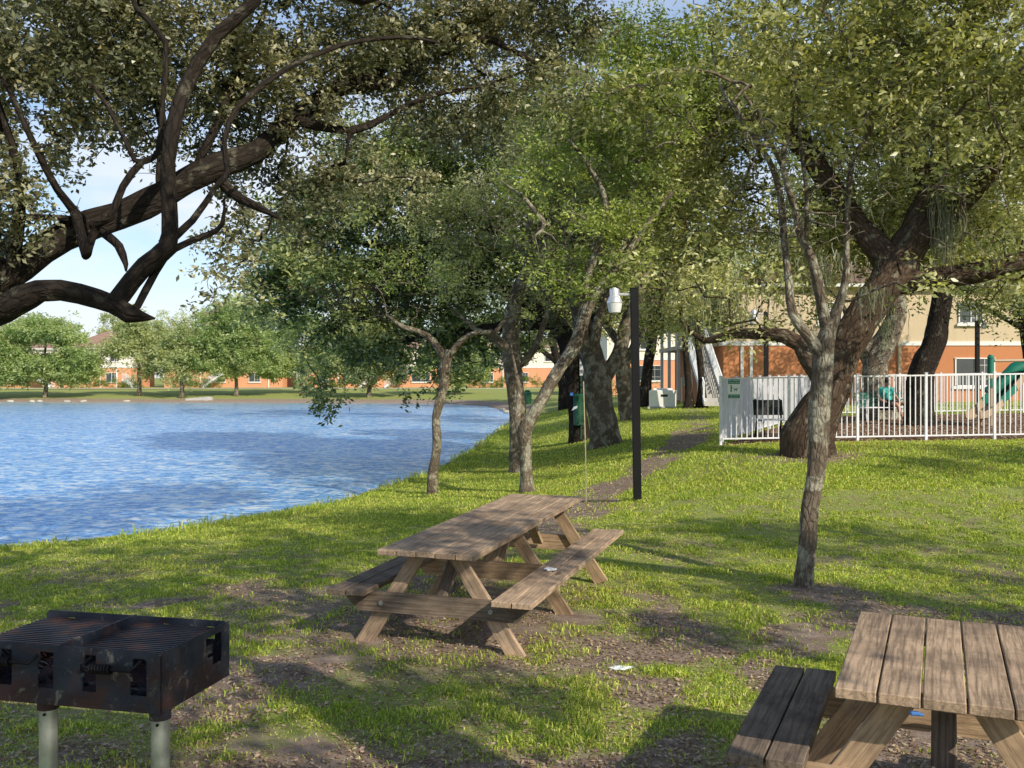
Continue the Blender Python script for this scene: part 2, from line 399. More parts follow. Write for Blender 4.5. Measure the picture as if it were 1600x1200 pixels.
# ------------------------------------------------------------------ camera, world, sun
cam = bpy.data.cameras.new('camera'); co = bpy.data.objects.new('camera', cam); col.objects.link(co)
co.location = (0, 0, EYE); co.rotation_euler = (PI / 2, 0, 0)
cam.sensor_width = 36; cam.lens = 36 * F / 1600; cam.shift_y = -10 / 1600; cam.clip_end = 4000; cam.clip_start = .05
scene.camera = co
SAZ, SEL = 38.0, 32.0       # sun stands behind the camera, to the right
sd = Vector((math.sin(R(SAZ)) * math.cos(R(SEL)), -math.cos(R(SAZ)) * math.cos(R(SEL)), math.sin(R(SEL))))   # towards the sun
sun = bpy.data.lights.new('sun', 'SUN'); so = bpy.data.objects.new('sun', sun); col.objects.link(so)
sun.energy = 5.0; sun.angle = R(.5); sun.color = (1, .91, .76)
so.rotation_euler = sd.to_track_quat('Z', 'Y').to_euler(); so.location = (10, -10, 30)
w = bpy.data.worlds.new('World'); scene.world = w; w.use_nodes = True
nt = w.node_tree; nt.nodes.clear()
N = nt.nodes.new; Lk = nt.links.new
out = N('ShaderNodeOutputWorld'); bg = N('ShaderNodeBackground'); sky = N('ShaderNodeTexSky')
sky.sky_type = 'NISHITA'; sky.sun_disc = False; sky.sun_elevation = R(SEL); sky.sun_rotation = math.atan2(sd.x, sd.y)
sky.air_density = 1.0; sky.dust_density = .5; sky.ozone_density = 2.0
tc = N('ShaderNodeTexCoord'); mp = N('ShaderNodeMapping'); mp.inputs['Scale'].default_value = (1, 1, 3.2)
nz = N('ShaderNodeTexNoise'); nz.inputs['Scale'].default_value = 3.4; nz.inputs['Detail'].default_value = 8; nz.inputs['Roughness'].default_value = .55
rp = N('ShaderNodeValToRGB'); rp.color_ramp.elements[0].position = .40; rp.color_ramp.elements[1].position = .58
sep = N('ShaderNodeSeparateXYZ'); r2 = N('ShaderNodeValToRGB')
e = r2.color_ramp.elements; e[0].position = 0.0; e[0].color = (.75, .75, .75, 1); e[1].position = .42; e[1].color = (0.0, 0.0, 0.0, 1)
k = e.new(.12); k.color = (1, 1, 1, 1); k = e.new(.24); k.color = (.6, .6, .6, 1)
mu = N('ShaderNodeMath'); mu.operation = 'MULTIPLY'
mx = N('ShaderNodeMix'); mx.data_type = 'RGBA'; mx.inputs[7].default_value = (6.2, 6.5, 7.0, 1)
Lk(tc.outputs['Generated'], mp.inputs[0]); Lk(mp.outputs[0], nz.inputs['Vector']); Lk(nz.outputs['Fac'], rp.inputs[0])
Lk(tc.outputs['Generated'], sep.inputs[0]); Lk(sep.outputs['Z'], r2.inputs[0])
Lk(rp.outputs[0], mu.inputs[0]); Lk(r2.outputs[0], mu.inputs[1]); Lk(mu.outputs[0], mx.inputs[0])
hz = N('ShaderNodeMix'); hz.data_type = 'RGBA'; hz.inputs[0].default_value = .25; hz.inputs[7].default_value = (4.4, 5.6, 7.8, 1)  # even bright haze blended into the sky to lift the fill light
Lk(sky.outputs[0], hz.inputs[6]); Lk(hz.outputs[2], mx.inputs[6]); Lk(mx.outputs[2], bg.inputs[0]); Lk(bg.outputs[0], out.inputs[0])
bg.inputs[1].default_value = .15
scene.view_settings.view_transform = 'Standard'; scene.view_settings.look = 'None'; scene.view_settings.exposure = 0
scene.cycles.max_bounces = 7; scene.cycles.diffuse_bounces = 4; scene.cycles.transmission_bounces = 4; scene.cycles.glossy_bounces = 3
scene.cycles.use_denoising = True

# ------------------------------------------------------------------ ground sheet
def bare_mask(x, y):
    b = fbm(x * .55, y * .55, 5, 5) * .55 + fbm(x * 2.4, y * 2.4, 9, 4) * .45
    b = sstep(b, .40, .62) * (.74 - .36 * sstep(y, 7, 12))
    def patch(cx, cy, rx, ry, s):
        return s * np.clip(1.3 - np.hypot((x - cx) / rx, (y - cy) / ry), 0, 1)
    p = 0
    for a in ((-.6, 7.4, 2.0, 2.2, .85), (-.9, 4.4, 1.8, .7, .9), (-.2, 4.85, 1.2, .6, .6), (-1.9, 8.4, 1.1, 1.2, .7), (-1.0, 6.1, 1.4, .5, .5), (1.2, 7.2, 1.0, .8, .5), (1.0, 4.4, 1.1, .7, .75), (2.7, 8.5, .5, .5, .8), (1.9, 5.2, .5, .7, .5), (1.6, 3.4, 1.3, 1.2, .9),
              (-1.4, 10.0, .7, .5, .45), (-1.6, 5.8, .6, .4, .5), (.9, 6.6, .6, .5, .45), (3.2, 6.4, .8, .35, .5), (5.2, 17.5, 1.2, 1.0, .7), (4.2, 10.5, .9, .3, .4), (-.9, 12.4, .9, .7, .35), (1.5, 4.7, .5, .5, .6)):
        p = np.maximum(p, patch(*a))
    q = np.array([(.3, 11.4), (.75, 14.0), (1.2, 15.6), (2.2, 18.0), (3.3, 20.2), (4.1, 22.8), (4.9, 26), (6.5, 34), (8.5, 46)])
    d = np.full(x.shape, 1e9)
    for a, b2 in zip(q, q[1:]):
        dx, dy = b2 - a; t = np.clip(((x - a[0]) * dx + (y - a[1]) * dy) / (dx * dx + dy * dy), 0, 1)
        d = np.minimum(d, np.hypot(x - a[0] - t * dx, y - a[1] - t * dy))
    d = d + .5 * (fbm(x * 1.3, y * 1.3, 61) - .5)
    p = np.maximum(p, np.clip(1.35 - d / .55, 0, 1) * (1 - .6 * sstep(y, 24, 34)) * (.55 + .8 * (fbm(x * 2.2, y * .9, 62) > .42)))
    ld = lake_dist(x, y)
    p = np.maximum(p, (1 - sstep(ld, .1, .55)) * .9)
    p = np.maximum(p, (1 - sstep(ld, 1.2, 4.5)) * .85 * sstep(y, 60, 80))
    p = np.maximum(p, (1 - sstep(np.abs(y - 20.7), .0, .35)) * (x > 4.2) * .7)
    return np.clip(b * (1 - .6 * sstep(y, 14, 24)) + p * (.55 + .6 * fbm(x * 3, y * 3, 21, 3)), 0, 1)
def in_yard(x, y):
    return (y > 20.85) & (y < 33.8) & (x > 4.55 + .467 * (y - 20.8))
xs = np.concatenate([[-2000, -900, -450, -280, -200, -150, -110, -80], np.arange(-60, -12, 2.0), np.arange(-12, 15, .14), np.arange(15, 40, 1.2), [45, 60, 80, 110, 160, 250, 450, 900, 2000]])
ys = np.concatenate([[-400, -100, -60, -30, -15, -8, -4, -1], np.arange(0, 27, .14), np.arange(27, 60, .5), np.arange(60, 95, 1.2), np.arange(95, 116, .5), np.arange(116, 160, 3), [170, 190, 230, 300, 450, 800, 1500, 3000]])
GX, GY = np.meshgrid(xs, ys); gx = GX.ravel(); gy = GY.ravel()
GZ = gz(gx, gy)
nx = len(xs); ny = len(ys)
idx = (np.arange(ny - 1)[:, None] * nx + np.arange(nx - 1)[None, :]).ravel()
Q = np.stack([idx, idx + 1, idx + 1 + nx, idx + nx], 1)
ground = np_mesh('ground', np.stack([gx, gy, GZ], 1), Q, M['ground'], smooth=True, vscal={'bare': bare_mask(gx, gy), 'mulch': in_yard(gx, gy).astype(float)})
tag(ground, kind='structure')
# lake: one flat sheet
me = bpy.data.meshes.new('lake_water')
me.from_pydata([(-600, -400, WZ), (30, -400, WZ), (30, 112, WZ), (-600, 112, WZ)], [], [(0, 1, 2, 3)])
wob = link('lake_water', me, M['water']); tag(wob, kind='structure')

# ------------------------------------------------------------------ grass blades and litter (stuff)
def blades(name, x, y, h, wd, mat, label, cat, seg=True):
    n = len(x); z = gz(x, y) - .004
    a = rs.rand(n) * 2 * PI; lean = rs.rand(n) * 1.3 + .4; la = rs.rand(n) * 2 * PI
    sx = np.cos(a) * wd / 2; sy = np.sin(a) * wd / 2
    tx = x + np.cos(la) * lean * h * .8; ty = y + np.sin(la) * lean * h * .8; tz = z + h * np.clip(1 - .5 * lean, .25, 1)
    mxx = x + np.cos(la) * lean * h * .22; myy = y + np.sin(la) * lean * h * .22; mz = z + h * .6
    V = np.stack([np.stack([x - sx, y - sy, z], 1), np.stack([x + sx, y + sy, z], 1),
                  np.stack([mxx + sx * .8, myy + sy * .8, mz], 1), np.stack([tx, ty, tz], 1), np.stack([mxx - sx * .8, myy - sy * .8, mz], 1)], 1).reshape(-1, 3)
    b = np.arange(n) * 5
    # two quads: base strip, and the tip as a degenerate-free quad
    Q1 = np.stack([b, b + 1, b + 2, b + 4], 1)
    T = np.stack([b + 4, b + 2, b + 3], 1)
    fv = np.clip(.12 + .8 * rs.rand(n) * (.5 + .9 * fbm(x * .7, y * .7, 31)), 0, .95); fv[rs.rand(n) < .05] = 1.0
    Tq = np.concatenate([np.stack([b, b + 1, b + 2], 1), np.stack([b, b + 2, b + 4], 1), T])
    o = np_mesh(name, V, Tq, mat, fattr=np.tile(fv, 3))
    return tag(o, label, cat, kind='stuff')
def scatter(n, y0, y1, p, spread=.56):
    u = rs.rand(n); Y = (y0 ** (1 - p) + u * (y1 ** (1 - p) - y0 ** (1 - p))) ** (1 / (1 - p)) if p != 1 else y0 * (y1 / y0) ** u
    X = (rs.rand(n) * 2 - 1) * (Y * spread + 1.2)
    return X, Y
X, Y = scatter(800000, 2.4, 16, .7)
keep = (lake_dist(X, Y) > .1); b = bare_mask(X, Y)
cl = fbm(X * 5, Y * 5, 77, 3)
keep &= (rs.rand(len(X)) > np.clip(b * 1.35 - .08, 0, .94)) & (cl + .5 * rs.rand(len(X)) > .58)
X = X[keep]; Y = Y[keep]; cl = cl[keep]
hh = (.02 + .038 * rs.rand(len(X)) ** 1.7) * (.4 + 1.2 * np.clip((cl - .42) * 2.4, 0, 1)) * (1 + .01 * Y)
blades('grass', X, Y, hh, .0052 + .0005 * Y, M['grass'], 'short green lawn grass growing between patches of bare soil', 'grass')
X, Y = scatter(420000, 14, 60, 1.25, .58)
ld = lake_dist(X, Y)
keep = (ld > .05) & ~in_yard(X, Y) & (rs.rand(len(X)) > np.clip(bare_mask(X, Y) * 1.4, 0, .97))
X = X[keep]; Y = Y[keep]; ld = ld[keep]
hh = (.03 + .05 * rs.rand(len(X))) * (1 + 1.6 * (ld < 1.2) * rs.rand(len(X)) * (vnoise(X * .9, Y * .9, 5) > .45))
blades('grass', X, Y, hh, .005 + .0006 * Y, M['grass'], 'mown green lawn running away along the lake bank', 'grass')
X, Y = scatter(60000, 15, 60, 1.1, .58)
ld = lake_dist(X, Y); keep = (ld > -.08) & (ld < .75) & (fbm(X * .7, Y * .7, 91) > .47)
X = X[keep]; Y = Y[keep]
blades('shore_weeds', X, Y, .10 + .22 * rs.rand(len(X)) ** 1.5, .010 + .0005 * Y, M['grass'], 'taller weedy grass along the near waterline', 'weeds')
def litter(name, X, Y, L, label, cat, mat, lift=.006):
    n = len(X); z = gz(X, Y) + lift + rs.rand(n) * .006
    a = rs.rand(n) * 2 * PI; d1 = np.stack([np.cos(a), np.sin(a), (rs.rand(n) - .5) * .7], 1) * L[:, None] * .5
    d2 = np.stack([-np.sin(a), np.cos(a), (rs.rand(n) - .5) * .9], 1) * L[:, None] * .22
    P = np.stack([X, Y, z], 1)
    V = np.stack([P - d1, P + d2 + np.array([0, 0, .004]), P + d1, P - d2], 1).reshape(-1, 3)
    b = np.arange(n) * 4
    o = np_mesh(name, V, np.stack([b, b + 1, b + 2, b + 3], 1), mat, fattr=np.clip(rs.rand(n), 0, .97))
    return tag(o, label, cat, kind='stuff')
X, Y = scatter(190000, 2.6, 28, 1.0)
keep = (lake_dist(X, Y) > .2) & (rs.rand(len(X)) < .2 + .9 * bare_mask(X, Y) ** 1.2) & (fbm(X * 1.8, Y * 1.8, 50) > .36)
X = X[keep]; Y = Y[keep]
litter('leaf_litter', X, Y, (.014 + .022 * rs.rand(len(X))) * (1 + Y * .02), 'small dry brown leaves scattered over soil and grass', 'leaf litter', M['litter'])
n = 26000; Y = 20.9 + rs.rand(n) * 12.8; X = 4.6 + .467 * (Y - 20.8) + rs.rand(n) ** 1.0 * 13
litter('wood_chips', X, Y, .05 + .06 * rs.rand(n), 'reddish brown wood chips covering the fenced playground floor', 'wood chips', M['litter'], .01)

# ------------------------------------------------------------------ trees
class Skel:
    def __init__(s):
        s.P = np.zeros((60000, 3)); s.Rr = np.zeros(60000); s.par = np.full(60000, -1, int); s.hand = np.zeros(60000, bool); s.att = np.zeros(60000, bool); s.n = 0; s.chains = []
    def add(s, p, r, par, hand, att=True):
        i = s.n; s.P[i] = p; s.Rr[i] = r; s.par[i] = par; s.hand[i] = hand; s.att[i] = att; s.n += 1; return i
    def limb(s, pts, att=True, wob=.06, step=.22, join=True):
        if s.n and len(pts) > 2: pts = pts[:-1] + [(pts[-1][0], pts[-1][1] * .35)]
        """pts: list of (Vector, radius). Catmull-Rom smoothed"""
        P = np.array([tuple(p) for p, r in pts]); Rr = np.array([r for p, r in pts])
        par = -1
        if s.n and join:
            d = np.linalg.norm(s.P[:s.n] - P[0], axis=1); j = int(np.argmin(d))
            if d[j] < 1.2: par = j
        ch = [par] if par >= 0 else []
        k = len(P); L = np.linalg.norm(np.diff(P, axis=0), axis=1)
        base = None; seedv = rs.rand(3) * 100; acc = 0
        for i in range(k - 1):
            p0 = P[max(i - 1, 0)]; p1 = P[i]; p2 = P[i + 1]; p3 = P[min(i + 2, k - 1)]
            m = max(2, int(L[i] / step))
            for q in range(m + (1 if i == k - 2 else 0)):
                t = q / m
                c = .5 * ((2 * p1) + (-p0 + p2) * t + (2 * p0 - 5 * p1 + 4 * p2 - p3) * t * t + (-p0 + 3 * p1 - 3 * p2 + p3) * t ** 3)
                r = Rr[i] * (1 - t) + Rr[i + 1] * t
                tt = (acc + t * L[i]) * 1.3
                wv = np.array([vnoise(np.array([tt]), np.array([seedv[a]]), 3)[0] - .5 for a in range(3)])
                c = c + wv * wob * min(1, (acc + t * L[i]) / .5) * (1.0 + r * 3)
                par = s.add(c, r * (1 + .10 * (rs.rand() - .5)), par, True, att); ch.append(par)
            acc += L[i]
        s.chains.append(ch); return ch
    def grow(s, A, step=.22, curl=.16, maxd=9):
        """connect every attractor to the skeleton; returns end node ids"""
        A = np.array(A); 
        if not len(A): return []
        idx0 = np.where(s.att[:s.n])[0]
        D = np.array([np.min(np.linalg.norm(s.P[idx0] - a, axis=1)) for a in A])
        ends = []
        for k in np.argsort(D):
            a = A[k]; ii = s.n
            dd = np.linalg.norm(s.P[:ii] - a, axis=1) + np.where(s.att[:ii], 0, 50)
            j = int(np.argmin(dd)); d = dd[j]
            if d < .04 or s.n > 58000: ends.append(j); continue
            m = max(1, int(math.ceil(d / step))); p0 = s.P[j].copy(); dirv = (a - p0)
            pr = np.cross(dirv, rs.randn(3)); pr /= (np.linalg.norm(pr) + 1e-6); pr = pr * curl * d * (rs.rand() * .8 + .2)
            par = j; ch = [j]
            for q in range(1, m + 1):
                t = q / m; c = p0 + dirv * t + pr * math.sin(PI * t) + (rs.randn(3) * .022 * min(1, d) if q < m else 0)
                par = s.add(c, 0, par, False); ch.append(par)
            s.chains.append(ch); ends.append(par)
        return ends
    def radii(s, tip=.004, ex=.46, leafw=None):
        cnt = np.zeros(s.n); haskid = np.zeros(s.n, bool)
        for i in range(s.n):
            if s.par[i] >= 0: haskid[s.par[i]] = True
        cnt[~haskid[:s.n]] = 1
        for i in range(s.n - 1, -1, -1):
            if s.par[i] >= 0: cnt[s.par[i]] += cnt[i]
        for i in range(s.n):
            if not s.hand[i]:
                r = tip * cnt[i] ** ex; p = s.par[i]
                s.Rr[i] = min(r, s.Rr[p] * .92 if s.hand[p] else max(s.Rr[p], tip) * 1.0)
    def mesh(s, name, mat, parent, flare=None, rough=.0, origin=None):
        VV = []; QQ = []; BC = []; base = 0
        org = np.array(origin if origin is not None else (0, 0, 0))
        for ch in s.chains:
            if len(ch) < 2: continue
            P = s.P[ch].copy(); r = s.Rr[ch].copy()
            if len(ch) > 1 and s.par[ch[1]] == ch[0]: r[0] = min(r[0], r[1] * 1.25)
            rm = r.max(); n = 3 if rm < .008 else 4 if rm < .018 else 6 if rm < .045 else 10 if rm < .12 else 22
            if n >= 10:   # refine thick limbs for bark relief
                f = 3 if n == 22 else 2; t0 = np.arange(len(P)); t1 = np.linspace(0, len(P) - 1, (len(P) - 1) * f + 1)
                P = np.stack([np.interp(t1, t0, P[:, a]) for a in range(3)], 1); r = np.interp(t1, t0, r)
            T = np.gradient(P, axis=0); T /= (np.linalg.norm(T, axis=1)[:, None] + 1e-9)
            up = np.array([.21, .13, .97]) if abs(T[0][2]) < .9 else np.array([.9, .3, .1])
            Xs = np.zeros_like(P); x = np.cross(T[0], up); x /= np.linalg.norm(x)
            for i in range(len(P)):
                x = x - T[i] * np.dot(x, T[i]); x /= (np.linalg.norm(x) + 1e-9); Xs[i] = x
            Ys = np.cross(T, Xs)
            acc = np.concatenate([[0], np.cumsum(np.linalg.norm(np.diff(P, axis=0), axis=1))])
            th = np.arange(n) * 2 * PI / n
            rr = np.repeat(r[:, None], n, 1)
            if n >= 10:
                sd_ = rs.rand() * 50
                lob = .16 * (vnoise(np.cos(th)[None, :] * 1.6 + 7 + sd_ + 0 * acc[:, None], np.sin(th)[None, :] * 1.6 + acc[:, None] * .8, 4) - .5) * 2
                fine = .09 * (vnoise(th[None, :] * 3.2 + sd_ + 0 * acc[:, None], acc[:, None] * 3.1, 8) - .5) * 2
                rr = rr * (1 + lob * (1 + rough) + fine)
            if flare and s.par[ch[0]] < 0:
                hgt = acc; fl = np.exp(-hgt / flare[1])[:, None] * flare[0] * (.55 + .9 * vnoise(th[None, :] * 1.6 + 3, 0 * th[None, :] + 1.3, 12))
                rr = rr * (1 + fl)
            V = P[:, None, :] + Xs[:, None, :] * (np.cos(th)[None, :] * rr)[..., None] + Ys[:, None, :] * (np.sin(th)[None, :] * rr)[..., None]
            b = np.stack([np.cos(th)[None, :] * rr, np.sin(th)[None, :] * rr, np.repeat(acc[:, None], n, 1) + rs.rand() * 5], 2)
            m = len(P); ii = (np.arange(m - 1)[:, None] * n); jj = np.arange(n)[None, :]; j2 = (jj + 1) % n
            q = np.stack([ii + jj, ii + j2, ii + n + j2, ii + n + jj], 2).reshape(-1, 4) + base
            VV.append(V.reshape(-1, 3)); BC.append(b.reshape(-1, 3)); QQ.append(q); base += m * n
            # blunt end cap as a last collapsed ring
            cc = np.repeat((P[-1] + T[-1] * r[-1] * .3)[None, :], n, 0); VV.append(cc); BC.append(np.zeros((n, 3)) + b[-1, 0])
            q = np.stack([(m - 1) * n + jj[0], (m - 1) * n + j2[0], m * n + j2[0], m * n + jj[0]], 1) + base - m * n
            QQ.append(q); base += n
        V = np.concatenate(VV) - org
        return np_mesh(name, V, np.concatenate(QQ), mat, parent, smooth=True, vattr=np.concatenate(BC))

def leaf_mesh(name, C, sig, per, L, mat, parent, org, flat=.75, droop=.25, wr=.42, gsig=.10, cv=None):
    """C (k,3) cluster centres, sig cluster sigma, per leaves each"""
    C = np.asarray(C); k = len(C)
    cnt = np.maximum(1, (per * (.45 + 1.1 * rs.rand(k))).astype(int)); idx = np.repeat(np.arange(k), cnt); n = len(idx)
    # sprays: each cluster has several sub-sprays
    sub = rs.randn(k, 6, 3) * sig * np.array([1, 1, flat]); w_ = rs.randint(0, 6, n)
    P = C[idx] + sub[idx, w_] + rs.randn(n, 3) * sig * .38
    Ln = L * (.65 + .7 * rs.rand(n))
    d = rs.randn(n, 3); d[:, 2] = d[:, 2] * .6 - droop; d /= np.linalg.norm(d, axis=1)[:, None]
    nn = rs.randn(n, 3); nn[:, 2] += .8; s_ = np.cross(d, nn); s_ /= (np.linalg.norm(s_, axis=1)[:, None] + 1e-9)
    up = np.cross(s_, d)
    a = P; tip = P + d * Ln[:, None]; mid = P + d * Ln[:, None] * .5
    V = np.stack([a, mid + s_ * (Ln * wr * .5)[:, None] + up * (Ln * .06)[:, None], tip, mid - s_ * (Ln * wr * .5)[:, None] + up * (Ln * .06)[:, None]], 1).reshape(-1, 3) - np.array(org)
    b = np.arange(n) * 4
    cl = (rs.rand(k) if cv is None else cv)
    v = np.clip(.12 + .42 * cl[idx] + .42 * rs.rand(n) ** 1.3, 0, .93); v[rs.rand(n) < .004] = 1.0
    return np_mesh(name, V, np.stack([b, b + 1, b + 2, b + 3], 1), mat, parent, fattr=v)

def blob_pts(blobs, dens):
    """blobs: (x,y,z, rx,ry,rz, weight)"""
    out_ = []
    for (x, y, z, rx, ry, rz, w_) in blobs:
        n = max(3, int(dens * w_ * rx * ry * rz * 4.19))
        q = rs.randn(n, 3); q /= np.linalg.norm(q, axis=1)[:, None]; q *= (rs.rand(n) ** (1 / 2.4))[:, None]
        out_.append(np.array([x, y, z]) + q * np.array([rx, ry, rz]))
    return np.concatenate(out_)
def pb(u, v, Y, rx, rz, ry=None, w_=1.0):
    p = px(u, v, Y); return (p.x, p.y, p.z, rx, ry or (rx + rz) / 2 * 1.1, rz, w_)
def pl(*pts):
    """pixel widths to metric polyline: (u, v, Y, width_px)"""
    return [(px(u, v, Y), w_ / 2 * Y / F) for (u, v, Y, w_) in pts]

def tree(name, base, limbs, blobs, label, cat='tree', bark='bark_grey', leaf='leaf_oak', dens=6, sig=.2, per=60, L=.055, step=.22, tip=.004,
         group=None, flare=(.6, .25), bare=None, moss=None, twig=0, att_trunk=False, clump=None, gap=.34, droop=.25, flat=.75, wr=.42, ex=.46, curl=.16, wobble=.07, seed=3, slim=1.0):
    base = Vector(base); rs.seed((int(abs(base.x) * 91 + abs(base.y) * 577) + seed) % 99991)
    root = empty(name, base); tag(root, label, cat, group)
    s = Skel()
    for i, l in enumerate(limbs):
        l = [(p_, r_ * slim) for p_, r_ in l]
        s.limb(l, att=(i > 0 or att_trunk or len(limbs) == 1), step=step, wob=wobble * (1.3 if i else .8))
    if clump is None: clump = .55 / (L / .085) ** .5 * 1.6
    A = blob_pts(blobs, dens)
    if clump:
        f = clump; k1 = rs.rand() * 50
        nn_ = (vnoise(A[:, 0] * f + k1, A[:, 2] * f * 1.25, 41) + vnoise(A[:, 1] * f + k1, A[:, 2] * f * 1.25 + 9, 43) + vnoise(A[:, 0] * f * 2.3, A[:, 1] * f * 2.3 + k1, 47) * .7) / 2.7
        A = A[nn_ > np.quantile(nn_, gap)]; per = int(per * (1 + gap))
    s.grow(A, step=step, curl=curl)
    C = A
    if bare is not None:
        Bp = blob_pts(bare[0], bare[1]); s.grow(Bp, step=step * .6, curl=.25)
    if twig:
        # fine twigs fanning inside each spray
        nt_ = int(len(A) * twig); k = rs.randint(0, len(A), nt_)
        s.grow(A[k] + rs.randn(nt_, 3) * sig * .9, step=step * .7, curl=.3)
    s.radii(tip, ex)
    s.mesh('trunk', M[bark], root, flare=flare, origin=base)
    leaf_mesh('crown', C, sig, per, L, M[leaf], root, base, droop=droop, flat=flat, wr=wr, cv=np.clip(.5 + .5 * np.sin(C[:, 0] * 1.7 + C[:, 2] * 2.3) + .35 * rs.randn(len(C)), 0, 1) * .8)
    if moss is not None: moss_mesh(moss, root, base)
    return root
def moss_mesh(spots, root, base):
    """hanging grey-green strands: (centre, spread, length, count)"""
    VV = []; QQ = []; b = 0; fv = []
    for (c, sp, ln, cn) in spots:
        for _ in range(cn):
            p = np.array(tuple(c)) + rs.randn(3) * sp * np.array([1, 1, .4]); m = 5; w_ = .006 + .009 * rs.rand(); l = ln * (.35 + .8 * rs.rand()); a = rs.rand() * PI
            for i in range(m):
                t = i / (m - 1); q = p + np.array([rs.randn() * .02, rs.randn() * .02, -l * t])
                e_ = np.array([math.cos(a), math.sin(a), 0]) * w_ * (1 - .7 * t); VV += [q - e_, q + e_]
                if i: QQ.append((b + 2 * i - 2, b + 2 * i - 1, b + 2 * i + 1, b + 2 * i)); fv.append(.2 + .7 * rs.rand())
            b += 2 * m
    mo = np_mesh('moss', np.array(VV) - np.array(base), np.array(QQ), M['moss'], root, fattr=np.array(fv)); mo['kind'] = 'stuff'

# --- big live oak whose trunk stands just left of the frame
ob = Vector((-8.2, 8.6, g1(-8.2, 8.6)))
limA = [(Vector((-8.2, 8.6, ob.z - .2)), .62), (Vector((-8.1, 8.7, .9)), .50), (Vector((-7.6, 8.9, 1.9)), .42)] + pl((-120, 500, 9.2, 70), (0, 430, 9.5, 60), (100, 365, 9.8, 54), (180, 335, 10, 50), (250, 305, 10.2, 48), (330, 270, 10.4, 46), (400, 245, 10.7, 40), (450, 200, 11, 36), (520, 150, 11.4, 34), (590, 115, 11.8, 30), (650, 70, 12.2, 20), (760, 20, 12.8, 14))
limB = [(Vector((-7.7, 8.8, 1.7)), .30)] + pl((-130, 500, 8.6, 48), (0, 478, 8.3, 50), (60, 455, 8.2, 42), (130, 452, 8.2, 36), (190, 462, 8.2, 32), (215, 478, 8.2, 30), (250, 492, 8.2, 9))
oak_l = [limA, limB,
    pl((190, 460, 8.2, 34), (225, 415, 8.25, 32), (258, 378, 8.3, 32), (262, 330, 8.35, 28), (258, 250, 8.4, 26), (268, 190, 8.5, 27), (290, 130, 8.6, 25), (335, 50, 8.7, 24), (390, 0, 8.8, 21), (430, -70, 8.9, 18)),
    pl((262, 380, 8.3, 16), (300, 345, 8.4, 12), (325, 290, 8.5, 10), (345, 265, 8.6, 10), (350, 220, 8.7, 9), (400, 150, 9, 11), (440, 105, 9.2, 10), (500, 75, 9.4, 9), (560, 55, 9.6, 8), (650, 58, 10, 7), (700, 70, 10.2, 4)),
    pl((215, 478, 8.2, 14), (245, 430, 8.3, 13), (280, 395, 8.35, 13), (330, 372, 8.5, 12), (350, 350, 8.6, 9), (345, 300, 8.7, 7)),
    pl((135, 352, 9.8, 20), (100, 300, 9.4, 13), (70, 240, 9.2, 12), (45, 190, 9.1, 11), (20, 140, 9, 9), (0, 110, 8.9, 8)),
    pl((135, 400, 9.0, 17), (145, 350, 8.9, 16), (160, 340, 8.8, 15), (180, 290, 8.8, 14), (210, 250, 8.8, 13), (235, 235, 8.8, 10), (245, 150, 8.8, 9), (255, 60, 8.9, 10), (210, 10, 9, 9), (195, -40, 9, 8)),
    pl((150, 355, 9.8, 18), (190, 395, 9.0, 14), (200, 420, 8.9, 9)),
    pl((130, 345, 9.8, 12), (60, 335, 9.4, 12), (25, 330, 9.3, 12)),
    pl((20, 440, 9.5, 24), (28, 330, 9.3, 20), (25, 230, 9.3, 14), (0, 150, 9.2, 12)),
    pl((210, 250, 8.8, 9), (190, 200, 8.8, 8), (160, 150, 8.9, 7), (100, 100, 9, 6)),
    pl((300, 280, 10.3, 14), (320, 240, 10.3, 16), (350, 200, 10.4, 15), (370, 130, 10.6, 14), (400, 60, 10.8, 14), (420, 0, 11, 12)),
    pl((360, 300, 10.5, 20), (400, 330, 10.3, 16), (432, 350, 10.2, 10)),
    pl((250, 305, 10.2, 14), (260, 200, 10.4, 16), (235, 120, 10.5, 20), (205, 40, 10.6, 22), (195, -40, 10.7, 20)),
    pl((550, 140, 11.6, 22), (610, 125, 11.8, 20), (650, 85, 12, 14), (655, 40, 12.1, 10)),
    pl((470, 190, 11, 20), (540, 205, 11.4, 14), (600, 180, 11.6, 11), (660, 150, 11.8, 9), (760, 130, 12.2, 7), (830, 100, 12.4, 5)),
    pl((640, 80, 12, 14), (740, 50, 12.2, 12), (800, 80, 12.4, 9), (850, 110, 12.5, 7)),
    pl((440, -90, 9.5, 40), (500, -30, 9.4, 34), (560, 2, 9.4, 28), (620, -40, 9.6, 22), (700, -60, 9.8, 14)),
]
